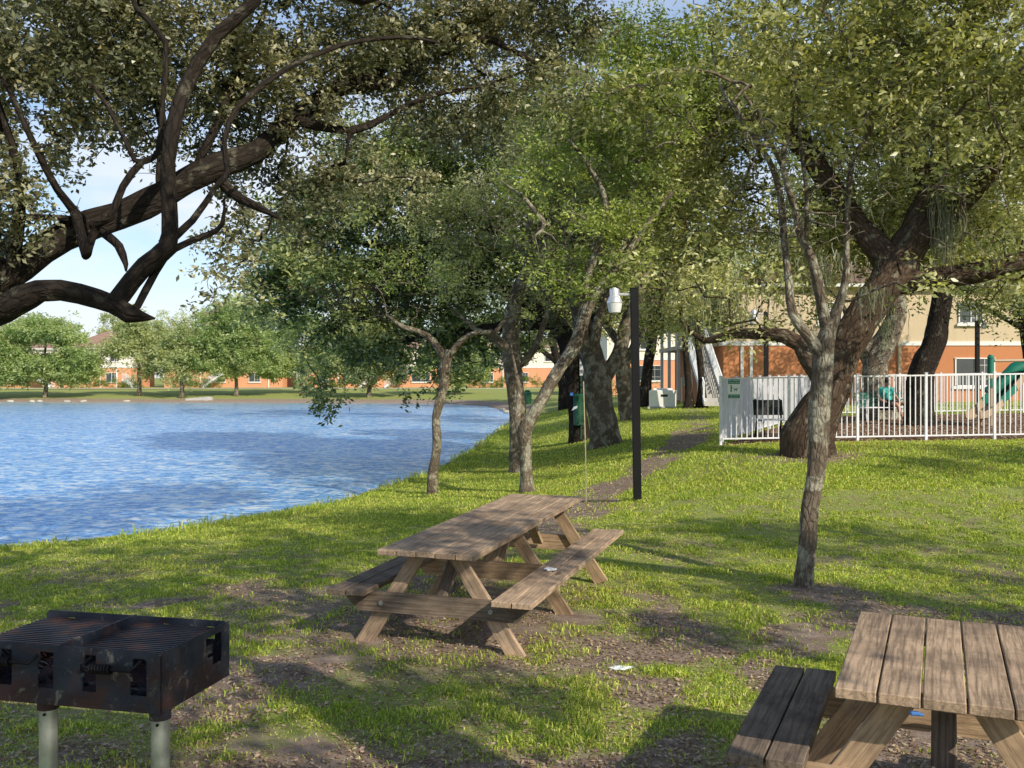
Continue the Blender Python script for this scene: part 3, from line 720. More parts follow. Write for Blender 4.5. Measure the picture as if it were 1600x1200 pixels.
oak_blobs = [pb(60, 60, 9.5, .95, .9), pb(200, 30, 10, 1.0, .7), pb(160, 130, 9.5, .8, .5), pb(130, 40, 10.5, .9, .7), pb(260, 150, 10.5, .7, .6), pb(20, 130, 10, .7, .7), pb(130, 200, 10.6, .7, .45), pb(330, 60, 10.6, .9, .8), pb(60, 200, 9.6, .7, .6), pb(-60, 250, 9.2, .8, 1.4), pb(30, 340, 9.8, .35, .45, w_=.8),
    pb(200, 210, 10.5, .7, .5), pb(110, 260, 9.8, .4, .4, w_=.6), pb(470, 60, 11, 1.1, .7), pb(440, 160, 11.2, .7, .6), pb(360, 190, 10.8, .6, .6, w_=.8),
    pb(560, 130, 12, 1.0, .8), pb(640, 70, 12.5, 1.2, .8), pb(760, 60, 13, 1.3, .8), pb(700, 160, 12.6, 1.0, .6), pb(520, 240, 11.8, .8, .6), pb(470, 330, 11.4, .55, .4),
    pb(410, 330, 10.6, .5, .45), pb(330, 440, 9.8, .34, .3, w_=.8), pb(385, 385, 10, .4, .3, w_=.9), pb(330, 350, 10.5, .4, .4, w_=.5), pb(420, 240, 11.4, .7, .6), pb(370, 270, 11, .5, .5, w_=.7), pb(460, 280, 11.4, .6, .6), pb(300, 200, 10.8, .5, .5, w_=.6), pb(400, 420, 10.4, .35, .35), pb(620, 250, 12.4, .9, .6), pb(850, 80, 13, 1.1, .9),
    pb(100, -120, 10, 1.6, 1.0, w_=.4), pb(400, -120, 10.5, 1.8, .8, w_=.4), pb(800, -110, 12.5, 2.2, 1.0, w_=.4), pb(300, -330, 9.5, 2.4, .7, w_=.13), pb(600, -400, 9.5, 2.2, .6, w_=.11), pb(-50, -200, 9.0, 1.8, .7, w_=.16)]
tree('live_oak_tree', ob, oak_l, oak_blobs, 'huge spreading live oak, dark furrowed limbs reaching in over the lake at upper left', bark='bark_dark', leaf='leaf_oak',
     dens=31, sig=.115, per=56, L=.070, step=.2, tip=.0035, twig=1.1, flare=(.5, .4), wr=.46, att_trunk=True, wobble=.10, slim=.86, gap=.24, clump=1.7)

# --- slim tree right of centre
b8 = gpt(1255, 916)
Yt = b8.y
t8 = [[(b8 - Vector((0, 0, .12)), 17 * Yt / F)] + pl((1256, 900, Yt, 31), (1262, 850, Yt, 29), (1266, 790, Yt, 27), (1276, 740, Yt, 30), (1281, 690, Yt, 34), (1283, 640, Yt, 38), (1288, 590, Yt, 38), (1290, 550, Yt, 37), (1298, 515, Yt, 30), (1310, 485, Yt, 21), (1320, 455, Yt, 15), (1325, 420, Yt, 12), (1326, 340, Yt, 11), (1334, 250, Yt, 10), (1355, 220, Yt, 11), (1368, 180, Yt - .1, 9), (1372, 130, Yt - .1, 7), (1340, 90, Yt - .2, 5), (1310, 40, Yt - .2, 5)),
    pl((1290, 560, Yt, 24), (1262, 525, Yt, 20), (1240, 490, Yt, 17), (1234, 440, Yt + .1, 14), (1228, 370, Yt + .2, 13), (1222, 300, Yt + .2, 12), (1205, 250, Yt + .3, 10), (1170, 200, Yt + .4, 8), (1130, 140, Yt + .5, 6), (1110, 60, Yt + .6, 5)),
    pl((1294, 530, Yt, 24), (1284, 470, Yt, 20), (1272, 410, Yt, 18), (1255, 375, Yt, 16), (1245, 330, Yt - .1, 13), (1225, 265, Yt - .2, 12), (1232, 220, Yt - .2, 10), (1240, 190, Yt - .2, 7), (1250, 110, Yt - .3, 5)),
    pl((1258, 380, Yt, 10), (1262, 300, Yt - .1, 8), (1254, 220, Yt - .1, 7), (1248, 140, Yt - .1, 6), (1225, 60, Yt, 5)),
    pl((1372, 130, Yt - .1, 7), (1420, 70, Yt - .2, 7), (1480, 40, Yt - .4, 6), (1560, 20, Yt - .6, 5)),
    pl((1222, 262, Yt - .2, 8), (1190, 190, Yt - .3, 7), (1150, 130, Yt - .4, 7), (1080, 110, Yt - .5, 5), (1000, 120, Yt - .6, 4)),
    pl((1330, 470, Yt, 5), (1400, 440, Yt - .1, 4), (1440, 470, Yt - .1, 3)),
    pl((1480, 200, Yt - .5, 5), (1520, 150, Yt - .6, 6), (1590, 110, Yt - .8, 7), (1680, 60, Yt - 1, 9)),
]
bl8 = [pb(1200, 120, Yt, .75, .55), pb(1330, 80, Yt - .2, .8, .6), pb(1100, 90, Yt - .2, .8, .55), pb(1000, 150, Yt - .3, .7, .5), pb(1450, 60, Yt - .5, .8, .5), pb(1560, 70, Yt - .8, .7, .6),
    pb(1400, 180, Yt - .2, .6, .5), pb(1130, 240, Yt + .1, .7, .45, w_=.8), pb(1280, 240, Yt + .2, .5, .45, w_=.7), pb(1040, 280, Yt, .55, .4, w_=.6), pb(1160, 370, Yt + .2, .5, .3, w_=.5), pb(1400, 330, Yt, .5, .4, w_=.5),
    pb(1520, 240, Yt - .4, .6, .5, w_=.45), pb(920, 110, Yt, .5, .5, w_=.7), pb(1340, 400, Yt, .3, .25, w_=.4), pb(1420, 450, Yt, .25, .2, w_=.5), pb(1570, 330, Yt - .5, .4, .5, w_=.35),
    pb(1230, -120, Yt - .2, 1.6, .9, w_=.4), pb(1500, -120, Yt - .6, 1.4, .8, w_=.4)]
tree('slender_tree', b8, t8, bl8, 'slender forked tree with pale lichen-flecked trunk standing on the grass before the fence', bark='bark_grey', leaf='leaf_olive',
     dens=40, sig=.11, per=40, L=.070, step=.16, tip=.0042, wobble=.045, slim=.88, twig=1.0, flare=(.45, .12), bare=([pb(1540, 190, Yt - .7, .45, .35), pb(1440, 190, Yt - .5, .5, .3), pb(1250, 330, Yt - .4, .8, .5), pb(1560, 420, Yt - .5, .3, .3), pb(1200, 230, Yt - .6, .6, .4), pb(1330, 250, Yt - .6, .5, .4), pb(1100, 180, Yt - .7, .6, .4), pb(1500, 330, Yt - .6, .5, .4)], 95))

# --- big leaning oak against the playground fence
b9 = gpt(1262, 712)
Y9 = b9.y
t9 = [[(b9 - Vector((0, 0, .3)), 40 * Y9 / F)] + pl((1262, 690, Y9, 72), (1282, 640, Y9, 58), (1312, 570, Y9 + .1, 52), (1350, 500, Y9 + .2, 52), (1395, 430, Y9 + .4, 56), (1430, 370, Y9 + .5, 50), (1455, 300, Y9 + .6, 44), (1478, 230, Y9 + .7, 44), (1490, 130, Y9 + .8, 36), (1500, 30, Y9 + 1, 28)),
    pl((1400, 440, Y9 + .4, 44), (1460, 432, Y9 + .2, 34), (1530, 425, Y9, 32), (1620, 400, Y9 - .3, 28), (1720, 380, Y9 - .6, 22)),
    pl((1430, 380, Y9 + .5, 44), (1500, 320, Y9, 30), (1560, 250, Y9 - .4, 24), (1640, 200, Y9 - .8, 20)),
    pl((1400, 430, Y9 + .4, 50), (1340, 350, Y9 + 1, 34), (1270, 260, Y9 + 1.6, 30), (1225, 190, Y9 + 2, 30), (1200, 110, Y9 + 2.2, 26), (1150, 40, Y9 + 2.4, 20)),
    pl((1300, 610, Y9, 50), (1255, 540, Y9 + .6, 26), (1200, 525, Y9 + 1, 20), (1150, 520, Y9 + 1.4, 16), (1100, 530, Y9 + 1.8, 10), (1060, 500, Y9 + 2, 7)),
    pl((1460, 300, Y9 + .6, 30), (1400, 210, Y9, 24), (1380, 120, Y9 - .4, 20), (1340, 40, Y9 - .6, 16)),
]
bl9 = [pb(1150, 480, Y9 - 1, 1.0, .45), pb(1230, 440, Y9 - 1.5, .9, .5), pb(1080, 440, Y9 - 1, 1.2, .6), pb(1450, 420, Y9 + 2, 1.2, .4), pb(1560, 440, Y9 + 1, 1.0, .4), pb(1540, 400, Y9 - 2, .9, .35, w_=.7), pb(1290, 460, Y9 + 3, 1.2, .4), pb(1370, 465, Y9 + 2.5, .9, .35), pb(1450, 450, Y9 + 3, 1.0, .3), pb(1230, 500, Y9 + 2, .8, .25), pb(1320, 430, Y9 + 3, 1.6, .55), pb(1410, 410, Y9 + 3, 1.6, .55), pb(1300, 300, Y9 + 2, 2.0, 1.3), pb(1200, 420, Y9 + 2, 1.5, .8), pb(1100, 350, Y9 + 2.5, 1.8, 1.2), pb(1450, 180, Y9 + 1, 2.0, 1.4), pb(1570, 260, Y9, 1.5, 1.5), pb(1300, 120, Y9 + 1, 2.4, 1.5), pb(1100, 150, Y9 + 2, 2.3, 1.5),
    pb(1520, 60, Y9, 2.0, 1.3), pb(1580, 160, Y9 - 1, 1.5, 1.3), pb(1180, 500, Y9 + 2, .9, .4, w_=.8), pb(1370, 420, Y9 + 1.5, 1.0, .6, w_=.6), pb(1090, 470, Y9 + 2, .9, .6), pb(1560, 360, Y9 - .5, .9, .6, w_=.5),
    pb(1000, 250, Y9 + 3, 1.8, 1.6), pb(1230, 470, Y9 + 2.5, 1.2, .5), pb(1480, 370, Y9 + 2, 1.3, .6), pb(1330, 390, Y9 + 2.5, 1.5, .7), pb(1590, 400, Y9 + 1.5, .8, .5, w_=.7), pb(1040, 470, Y9 + 3, 1.2, .6), pb(1090, 500, Y9 + 6, 1.3, .5), pb(1030, 510, Y9 + 8, 1.3, .5), pb(1300, -120, Y9 + 1, 4.5, 1.6, w_=.35)]
ms = [(px(1475, 330, Y9), .12, 1.0, 90), (px(1480, 300, Y9), .2, .9, 70), (px(1365, 450, Y9 - .8), .12, .6, 50), (px(1385, 500, Y9 - .8), .07, .5, 40), (px(1200, 440, Y9 + 1.2), .5, .6, 120), (px(1110, 460, Y9 + 1.5), .5, .6, 120), (px(1290, 400, Y9), .3, .5, 50)]
tree('leaning_oak_tree', b9, t9, bl9, 'massive leaning oak with thick brown furrowed trunk and hanging moss beside the white fence', bark='bark_brown', leaf='leaf_olive',
     dens=8.0, gap=.3, sig=.23, per=58, L=.11, step=.3, tip=.006, twig=.5, flare=(.5, .35), moss=ms)

# --- pair in the middle: upright stem and forked stem
b3 = gpt(812, 738); Y3 = b3.y
tree('bank_oak_tree', b3, [[(b3 - Vector((0, 0, .2)), 17 * Y3 / F)] + pl((812, 720, Y3, 28), (808, 660, Y3, 28), (806, 600, Y3, 30), (802, 560, Y3, 28), (800, 500, Y3, 24), (815, 440, Y3, 17), (830, 360, Y3, 13), (820, 280, Y3, 9)),
     pl((806, 560, Y3, 18), (770, 520, Y3 - .2, 12), (745, 518, Y3 - .4, 8), (700, 480, Y3 - .6, 6)), pl((812, 570, Y3, 14), (835, 545, Y3, 11), (850, 500, Y3 + .2, 8), (870, 420, Y3 + .2, 6))],
     [pb(760, 350, Y3, 1.3, 1.2), pb(850, 260, Y3, 1.4, 1.2), pb(800, 450, Y3, .9, .5), pb(720, 430, Y3 + .3, 1.0, .7), pb(690, 330, Y3 + 1, 1.2, .8)],
     'grey-barked oak with a straight lower trunk on the bank behind the picnic table', gap=.15, bark='bark_pale', leaf='leaf_olive', dens=14, sig=.2, per=55, L=.09, step=.25, tip=.004, twig=.9)
b3b = gpt(822, 770); Yb = b3b.y
tree('forked_tree', b3b, [[(b3b - Vector((0, 0, .15)), 12 * Yb / F)] + pl((821, 750, Yb, 18), (820, 700, Yb, 19), (822, 672, Yb, 22), (845, 630, Yb, 17), (875, 575, Yb, 18), (903, 530, Yb, 20), (925, 470, Yb, 18), (955, 430, Yb, 14), (985, 390, Yb, 11), (1010, 350, Yb, 9), (1050, 300, Yb, 6)),
     pl((818, 690, Yb, 14), (808, 650, Yb + .1, 11), (812, 610, Yb + .2, 8), (800, 540, Yb + .3, 6)),
     pl((905, 520, Yb, 13), (915, 440, Yb, 11), (945, 360, Yb, 11), (945, 300, Yb, 9), (905, 240, Yb - .2, 7), (860, 200, Yb - .3, 5)),
     pl((925, 470, Yb, 10), (980, 380, Yb + .2, 8), (1000, 250, Yb + .2, 7), (1060, 180, Yb + .3, 5)),
     pl((850, 350, Yb - .4, 7), (820, 310, Yb - .4, 6), (780, 280, Yb - .4, 4))],
     [pb(900, 440, Yb - .6, .8, .35, w_=.8), pb(980, 420, Yb - .5, .7, .4, w_=.8), pb(840, 400, Yb - .5, .7, .4, w_=.8), pb(930, 330, Yb - .6, .9, .6), pb(900, 170, Yb, 1.3, .9), pb(1000, 190, Yb, 1.2, 1.0), pb(860, 280, Yb, 1.0, .8), pb(980, 310, Yb, 1.0, .8), pb(1060, 120, Yb, 1.0, .9), pb(900, 400, Yb + .6, .8, .5, w_=.6), pb(950, 60, Yb, 1.3, .7)],
     'pale slim tree forking low, its right stem slanting up past the green waste station', gap=.2, bark='bark_grey', leaf='leaf_green', dens=18, sig=.17, per=58, L=.085, step=.22, tip=.004, twig=.7,
     bare=([pb(880, 400, Yb, 1.0, .8), pb(980, 480, Yb, .7, .4), pb(820, 350, Yb - .8, 1.2, .8)], 22))
# --- small crooked tree by the water
b2 = gpt(675, 772); Y2 = b2.y
tree('crooked_tree', b2, [[(b2 - Vector((0, 0, .15)), 10 * Y2 / F)] + pl((676, 755, Y2, 16), (684, 700, Y2, 14), (682, 650, Y2, 14), (692, 610, Y2, 15), (696, 575, Y2, 17), (704, 548, Y2, 15)),
     pl((698, 565, Y2, 14), (678, 535, Y2, 10), (655, 520, Y2, 8), (630, 512, Y2, 7), (605, 492, Y2, 5)),
     pl((704, 552, Y2, 12), (725, 532, Y2, 9), (748, 522, Y2, 8), (775, 520, Y2, 7), (790, 500, Y2, 5), (830, 480, Y2, 4)),
     pl((704, 552, Y2, 9), (710, 530, Y2, 9), (712, 500, Y2, 4))],
     [pb(830, 475, Y2 - .5, .45, .3), pb(690, 430, Y2 + .5, .9, .5), pb(760, 470, Y2, .6, .3), pb(620, 420, Y2, .7, .5)],
     'small crooked tree with bare spread twigs at the water edge, left of the picnic table', bark='bark_pale', leaf='leaf_green', dens=14, sig=.16, per=36, L=.06, step=.2, tip=.004, twig=.7, flare=(.3, .12),
     bare=([pb(640, 485, Y2, .7, .2), pb(600, 490, Y2, .3, .15), pb(800, 460, Y2, .5, .3)], 60))

# --- row of old trees further along the bank
def row_tree(name, u, v, stem, limbs, blobs, label, leaf='leaf_deep', bark='bark_dark', dens=2.2, **kw):
    b_ = gpt(u, v); Y_ = b_.y
    tr = [[(b_ - Vector((0, 0, .25)), stem[0][2] * .6 * Y_ / F)] + pl(*[(a[0], a[1], Y_, a[2]) for a in stem])] + [pl(*[(a[0], a[1], Y_ + a[3], a[2]) for a in l]) for l in limbs]
    return tree(name, b_, tr, [pb(q[0], q[1], Y_ + q[2], q[3], q[4], w_=q[5] if len(q) > 5 else 1) for q in blobs], label, bark=bark, leaf=leaf, dens=dens, sig=.32, per=95, L=.18, step=.45, tip=.009, flare=(.4, .5), twig=.4, gap=.16, **kw)
row_tree('shade_tree', 903, 690, [(903, 680, 26), (900, 620, 26), (893, 560, 30), (880, 520, 30), (850, 490, 24), (800, 460, 20), (740, 430, 16), (690, 380, 12)],
    [[(893, 560, 26, 0), (930, 500, 22, 1), (960, 430, 16, 1.5)], [(870, 505, 20, 0), (800, 510, 16, 0), (700, 520, 12, 0), (620, 530, 9, .5), (540, 540, 7, 1)], [(780, 450, 14, 0), (650, 400, 14, 1), (560, 380, 11, 1.5)]],
    [(520, 430, 1, 2.3, 1.8), (450, 450, 1, 1.5, 1.6), (600, 330, 1, 2.6, 2.0), (540, 520, 1, 2.0, 1.0), (640, 480, .5, 2.4, 1.5), (640, 560, 2, 1.4, .5, .7), (500, 590, 1, .7, .5, .5), (515, 628, 1, .2, .25, 2.5), (680, 600, 2, .5, .5, .7),
     (720, 400, 1, 2.4, 2.0), (480, 350, 2, 1.7, 1.5), (700, 250, 2, 2.2, 1.6), (760, 530, 1.5, 1.7, .8), (740, 580, 3, 1.0, .4, .6), (600, 230, 2.5, 2.2, 1.2)],
    'dense dark tree leaning over the lake, crown hanging low to the water at centre left', dens=2.9, bare=([pb(600, 470, 24, 2.6, .9), pb(700, 350, 24, 2.2, 1.2)], 4))
row_tree('grey_oak_tree', 947, 696, [(945, 690, 44), (940, 650, 42), (935, 600, 42), (925, 560, 34), (912, 520, 30), (900, 460, 22), (890, 400, 16), (870, 320, 12)],
    [[(945, 590, 26, 0), (968, 545, 22, .3), (985, 490, 18, .5), (1010, 420, 14, 1), (1030, 330, 11, 1)], [(925, 560, 20, 0), (935, 500, 14, -.4), (960, 440, 11, -.6)]],
    [(930, 380, 0, 2.2, 1.6), (1020, 330, 1, 2.2, 1.8), (860, 300, 1, 2.2, 1.8), (950, 220, 1, 2.4, 1.8), (1030, 450, 1, 1.4, .7), (880, 470, 1, 1.5, .7), (1080, 230, 2, 2.2, 1.6), (780, 200, 2, 2.4, 1.6)],
    'thick oak splitting into a V just right of the green waste station', leaf='leaf_oak', bark='bark_pale', bare=([pb(870, 430, 25, 1.2, .9), pb(930, 470, 25, 1.2, .7)], 9))
row_tree('bank_tree', 985, 656, [(984, 650, 25), (980, 620, 25), (975, 580, 24), (970, 540, 20), (985, 480, 14)],
    [[(975, 570, 16, 0), (1000, 520, 14, 0), (1030, 480, 10, 1)], [(972, 545, 12, 0), (940, 500, 10, 1)]],
    [(1000, 430, 0, 2.4, 1.6), (940, 470, 1, 2.0, 1.0), (1060, 450, 1, 2.2, 1.4), (1050, 500, 1, 1.6, .8), (880, 430, 2, 3, 2)],
    'bank tree with upright brown trunk just left of the black lamp post', leaf='leaf_olive', bark='bark_pale', dens=1.5)
row_tree('slanting_tree', 1010, 636, [(1008, 630, 16), (1010, 590, 16), (1018, 540, 15), (1024, 500, 13), (1035, 440, 10)],
    [[(1018, 540, 10, 0), (1000, 500, 8, 1)], [(1022, 510, 9, 0), (1050, 470, 8, 1)]],
    [(1040, 430, 0, 3.2, 1.8), (1080, 470, 2, 2.2, 1.2), (990, 470, 2, 2.2, 1.2), (1120, 420, 1, 3.0, 1.8), (860, 500, 5, 3.5, 1.2)],
    'thin dark slanting tree just right of the black lamp post, before the apartment stairs', leaf='leaf_olive', bark='bark_dark', dens=1.1)
row_tree('shore_tree', 880, 640, [(880, 636, 14), (878, 600, 13), (870, 560, 12), (860, 520, 9)], [[(874, 570, 9, 0), (840, 540, 7, 0)], [(872, 560, 8, 0), (900, 520, 7, 0)]],
    [(800, 520, 0, 3.4, 1.5), (860, 500, 0, 3.0, 1.4), (770, 560, 2, 2.6, .9, .7), (740, 500, 3, 3, 1.8), (640, 450, 2, 3.4, 1.8), (560, 520, 3, 2.6, 1.0), (440, 530, 2, 1.0, 1.0), (480, 560, 2, 1.3, .7), (580, 565, 3, 1.6, .5), (430, 400, 2, 1.5, 1.5), (415, 500, 2, .8, 1.1), (520, 300, 2, 1.9, 1.6), (470, 585, 3, .9, .3), (560, 590, 3, 1.2, .3), (640, 585, 3, 1.2, .35), (700, 570, 3, 1.2, .4), (520, 480, 2, 2, 1.4), (640, 380, 3, 3.0, 2.0)],
    'distant dark shore tree half hidden behind the forked pale tree', leaf='leaf_deep', dens=1.0)
# --- trees inside / behind the playground
bA = Vector((px(1440, 640, 27).x, 27, g1(px(1440, 640, 27).x, 27)))
tree('curved_tree', bA, [[(bA - Vector((0, 0, .2)), .36)] + pl((1440, 600, 27, 38), (1448, 560, 27, 36), (1462, 530, 27, 32), (1472, 480, 27, 28), (1476, 420, 27, 26), (1472, 350, 27, 22), (1490, 270, 27, 16)),
     pl((1476, 440, 27, 16), (1530, 400, 26.5, 13), (1590, 430, 26, 10), (1620, 480, 26, 8))],
     [pb(1500, 300, 27, 2.4, 1.6), pb(1590, 420, 27, 1.5, 1.0), pb(1400, 330, 28, 2.2, 1.5), pb(1560, 200, 27, 2.5, 2), pb(1590, 490, 26.5, .9, .5, w_=.8), pb(1350, 200, 28, 3, 2)],
     'dark curved tree inside the playground rising in front of the orange apartment wall', bark='bark_dark', leaf='leaf_deep', dens=2.0, sig=.34, per=80, L=.12, step=.45, tip=.008, twig=.4)
bB = Vector((px(1372, 640, 31.2).x, 31.2, g1(px(1372, 640, 31.2).x, 31.2)))
tree('gnarled_tree', bB, [[(bB - Vector((0, 0, .2)), .5)] + pl((1368, 620, 31.2, 50), (1366, 580, 31.2, 38), (1378, 545, 31.2, 38), (1395, 510, 31.2, 30), (1400, 470, 31.2, 28), (1380, 400, 31.5, 20)),
     pl((1375, 585, 31.2, 30), (1352, 545, 31.2, 26), (1350, 510, 31.2, 22), (1362, 480, 31.2, 18)), pl((1366, 570, 31.2, 18), (1340, 520, 31.4, 14), (1310, 470, 32, 11))],
     [pb(1370, 400, 32, 1.8, 1.0), pb(1300, 440, 33, 1.6, .8), pb(1240, 380, 34, 2, 1.2)],
     'gnarled grey-barked oak with a hollow between its stems, behind the seated person', bark='bark_grey', leaf='leaf_olive', dens=2.0, sig=.34, per=70, L=.12, step=.4, tip=.008, twig=.5,
     moss=[(px(1350, 470, 31.2), .3, .8, 90), (px(1400, 480, 31.2), .25, .8, 60)])
for k, (u, lb) in enumerate(((1076, 'thin dark palm-straight trunk left of its twin before the apartment stairs'), (1096, 'thin dark straight trunk nearest the apartment stair rail'))):
    bp = Vector((px(u, 600, 44).x, 44, g1(px(u, 600, 44).x, 44)))
    tree('slim_dark_tree', bp, [[(bp - Vector((0, 0, .2)), .26)] + pl((u, 600, 44, 11), (u - 3, 560, 44, 10), (u - 6, 520, 44, 10), (u - 8, 470, 44, 8))],
         [pb(u + 10, 440, 44, 2.6, 1.8), pb(u - 20, 480, 46, 2.0, .8, w_=.6)], lb, bark='bark_dark', leaf='leaf_far' if k else 'leaf_olive', dens=1.0, sig=.45, per=80, L=.17, step=.6, tip=.01, group=None)
x, y = 21.5, 39.5; z = g1(x, y)
tree('leafy_tree', (x, y, z), [[(Vector((x, y, z - .2)), .3), (Vector((x - .2, y, z + 2.2)), .24), (Vector((x - .6, y, z + 4.2)), .16)], [(Vector((x - .4, y, z + 3.2)), .12), (Vector((x - 2.2, y, z + 4.2)), .07)]],
     [(x - 1.2, y, z + 5.2, 2.8, 2.6, 1.8, 1), (x + 2.2, y - 1, z + 6, 3, 3, 2, 1), (x - 2.4, y, z + 7, 2.4, 2.2, 1.6, .8), (x - 5.5, y + .5, z + 7.6, 2.6, 2, 1.4, .6)],
     'dark leafy tree at the right edge before the apartment upper wall', bark='bark_dark', leaf='leaf_deep', dens=1.6, sig=.36, per=80, L=.15, step=.5, tip=.008, twig=.4, att_trunk=True)
# tall trees standing behind the apartments and at the end of the bank
for k, (u, Yk, h, rx, lf, lb) in enumerate(((1100, 66, 13, 5, 'leaf_far', 'bright green tree beyond the apartment stairs'), (900, 80, 14, 7, 'leaf_olive', 'broad tree at the far end of the lawn bank'),
        (1330, 70, 17, 7, 'leaf_olive', 'tall tree rising behind the apartment roof at its left half'), (1560, 68, 17, 7, 'leaf_olive', 'tall tree rising behind the apartment roof at the right edge'),
        (760, 75, 10, 4, 'leaf_deep', 'low dark tree on the far corner of the lake shore'))):
    if u == 760: continue
    x = (u - 800) / F * Yk; z = g1(x, Yk)
    tree('background_tree', (x, Yk, z), [[(Vector((x, Yk, z - .3)), .35), (Vector((x + .2, Yk, z + h * .3)), .28), (Vector((x, Yk, z + h * .6)), .16)]],
         [(x, Yk, z + h * .68, rx, rx * .8, h * .3, 1), (x - rx * .5, Yk, z + h * .55, rx * .6, rx * .5, h * .2, 1), (x + rx * .5, Yk, z + h * .5, rx * .6, rx * .5, h * .2, 1)], lb, bark='bark_dark', leaf=lf, dens=.28, sig=.7, per=110, L=.26, step=1.0, tip=.02, att_trunk=True)

# --- trees on the opposite shore
fars = [(-40, 106, 9.0, 5.0, 'leaf_far'), (70, 108, 9.8, 5.8, 'leaf_far'), (217, 110, 9.6, 3.8, 'leaf_far_pale'), (283, 107, 9.0, 2.6, 'leaf_far_pale'), (368, 109, 11.6, 5.6, 'leaf_far'), (470, 113, 9.5, 4.6, 'leaf_far'),
        (576, 106, 8.6, 4.2, 'leaf_deep'), (713, 108, 8.4, 4.2, 'leaf_far'), (182, 150, 13.4, 4.5, 'leaf_far_pale'), (290, 152, 13.0, 6, 'leaf_far_pale'), (650, 150, 13, 8, 'leaf_deep'), (10, 155, 12.5, 5, 'leaf_far_pale')]
flab = ['round light green tree on the far shore at the left edge', 'wide rounded light green tree on the far shore, second from left edge', 'pale feathery tree on the far shore right of the cream house', 'thin pale drooping tree on the far shore beside the white drain wall',
        'tallest full green tree on the far shore, near its middle', 'green far-shore tree standing just where the dark crown begins', 'dark-trunked tree on the far shore beside the white stairs', 'far-shore tree with pale thick trunk near the lake corner',
        'yellowish tree top showing above the brown roof across the lake', 'tree top behind the far houses between the drooping and tallest trees', 'dark tree mass behind far houses at lake corner', 'pale tree top far behind the leftmost shore trees']
for k, (u, Yk, h, rx, lf) in enumerate(fars):
    x = (u - 800) / F * Yk; z = g1(x, Yk)
    lims = [[(Vector((x, Yk, z - .3)), .30), (Vector((x + .1, Yk, z + 1.3)), .2), (Vector((x, Yk, z + h * .45)), .14), (Vector((x + .2, Yk, z + h * .7)), .07)]]
    bls = [(x, Yk, z + h * .60, rx * .8, rx * .7, h * .33, 1), (x - rx * .55, Yk - .5, z + h * .44, rx * .6, rx * .5, h * .25, 1), (x + rx * .55, Yk, z + h * .43, rx * .6, rx * .5, h * .25, 1), (x + rx * .1, Yk - 1, z + h * .82, rx * .4, rx * .4, h * .17, 1)]
    bls += [(x - rx * .3, Yk - .6, z + h * .27, rx * .55, rx * .4, h * .10, .7), (x + rx * .4, Yk - .4, z + h * .26, rx * .5, rx * .4, h * .10, .7)]
    if Yk > 140: bls = [(x, Yk, z + h * .7, rx, rx * .5, h * .28, .8)]
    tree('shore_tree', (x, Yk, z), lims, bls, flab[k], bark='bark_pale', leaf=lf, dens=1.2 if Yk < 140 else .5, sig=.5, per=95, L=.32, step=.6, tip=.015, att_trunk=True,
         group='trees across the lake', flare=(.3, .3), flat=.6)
# --- unseen trees behind and right of the photographer, added to dapple the foreground
for (x, y, h, rx, dn, lb) in ((3.0, .3, 9.2, 4.0, 1.2, 'unseen broad oak behind the viewpoint added to shade the picnic tables'), (12.5, .5, 8.4, 4.0, .6, 'unseen broad-crowned oak right of the frame'), (17, 8.5, 9, 5.0, .8, 'unseen oak right of the frame beside the fence'), (1.2, -5.0, 7, 3, .6, 'unseen oak far behind the grill')):
    z = g1(x, y)
    tree('live_oak_tree', (x, y, z), [[(Vector((x, y, z - .2)), .4), (Vector((x + .2, y, z + 1.6)), .32), (Vector((x, y + .2, z + h * .5)), .22)]],  # added unseen shade tree, shares the name of the visible live oak
         [(x, y, z + h * .62, rx, rx, h * .24, .8), (x - rx * .7, y + rx * .4, z + h * .55, rx * .6, rx * .6, h * .16, .9), (x + rx * .6, y - rx * .4, z + h * .5, rx * .6, rx * .6, h * .16, .9 if h != 9.2 else .05)],  # first oak's right crown nearly emptied to let sun through
         lb, bark='bark_dark', leaf='leaf_oak', dens=dn, sig=.30, per=130, L=.13, step=.5, tip=.01, att_trunk=True, clump=.75, gap=.52)

x, y = 9.4, 1.6; z = g1(x, y)  # another unseen oak, added for shade on the right lawn
tree('live_oak_tree', (x, y, z), [[(Vector((x, y, z - .2)), .4), (Vector((x - .1, y, 2.2)), .32), (Vector((x - .8, y + .3, 4.6)), .22)], [(Vector((x - .7, y + .3, 4.2)), .18), (Vector((x - 3, y + 1, 6.0)), .12), (Vector((x - 6, y + 1.2, 6.8)), .07)]],  # added unseen shade tree, shares the name of the visible live oak
     [(x + .5, y, 6.3, 3.4, 2.8, 1.0, 1), (x - 3.8, y + .9, 6.6, 2.8, 2.4, .7, 1), (x - 7.2, y + 1.2, 7.0, 2.4, 2.2, .6, 1)],
     'unseen wide oak just right of the frame whose crown spreads overhead to shade the lawn', bark='bark_dark', leaf='leaf_oak', dens=2.0, sig=.28, per=120, L=.12, step=.5, tip=.01, att_trunk=True, clump=.8, gap=.46)

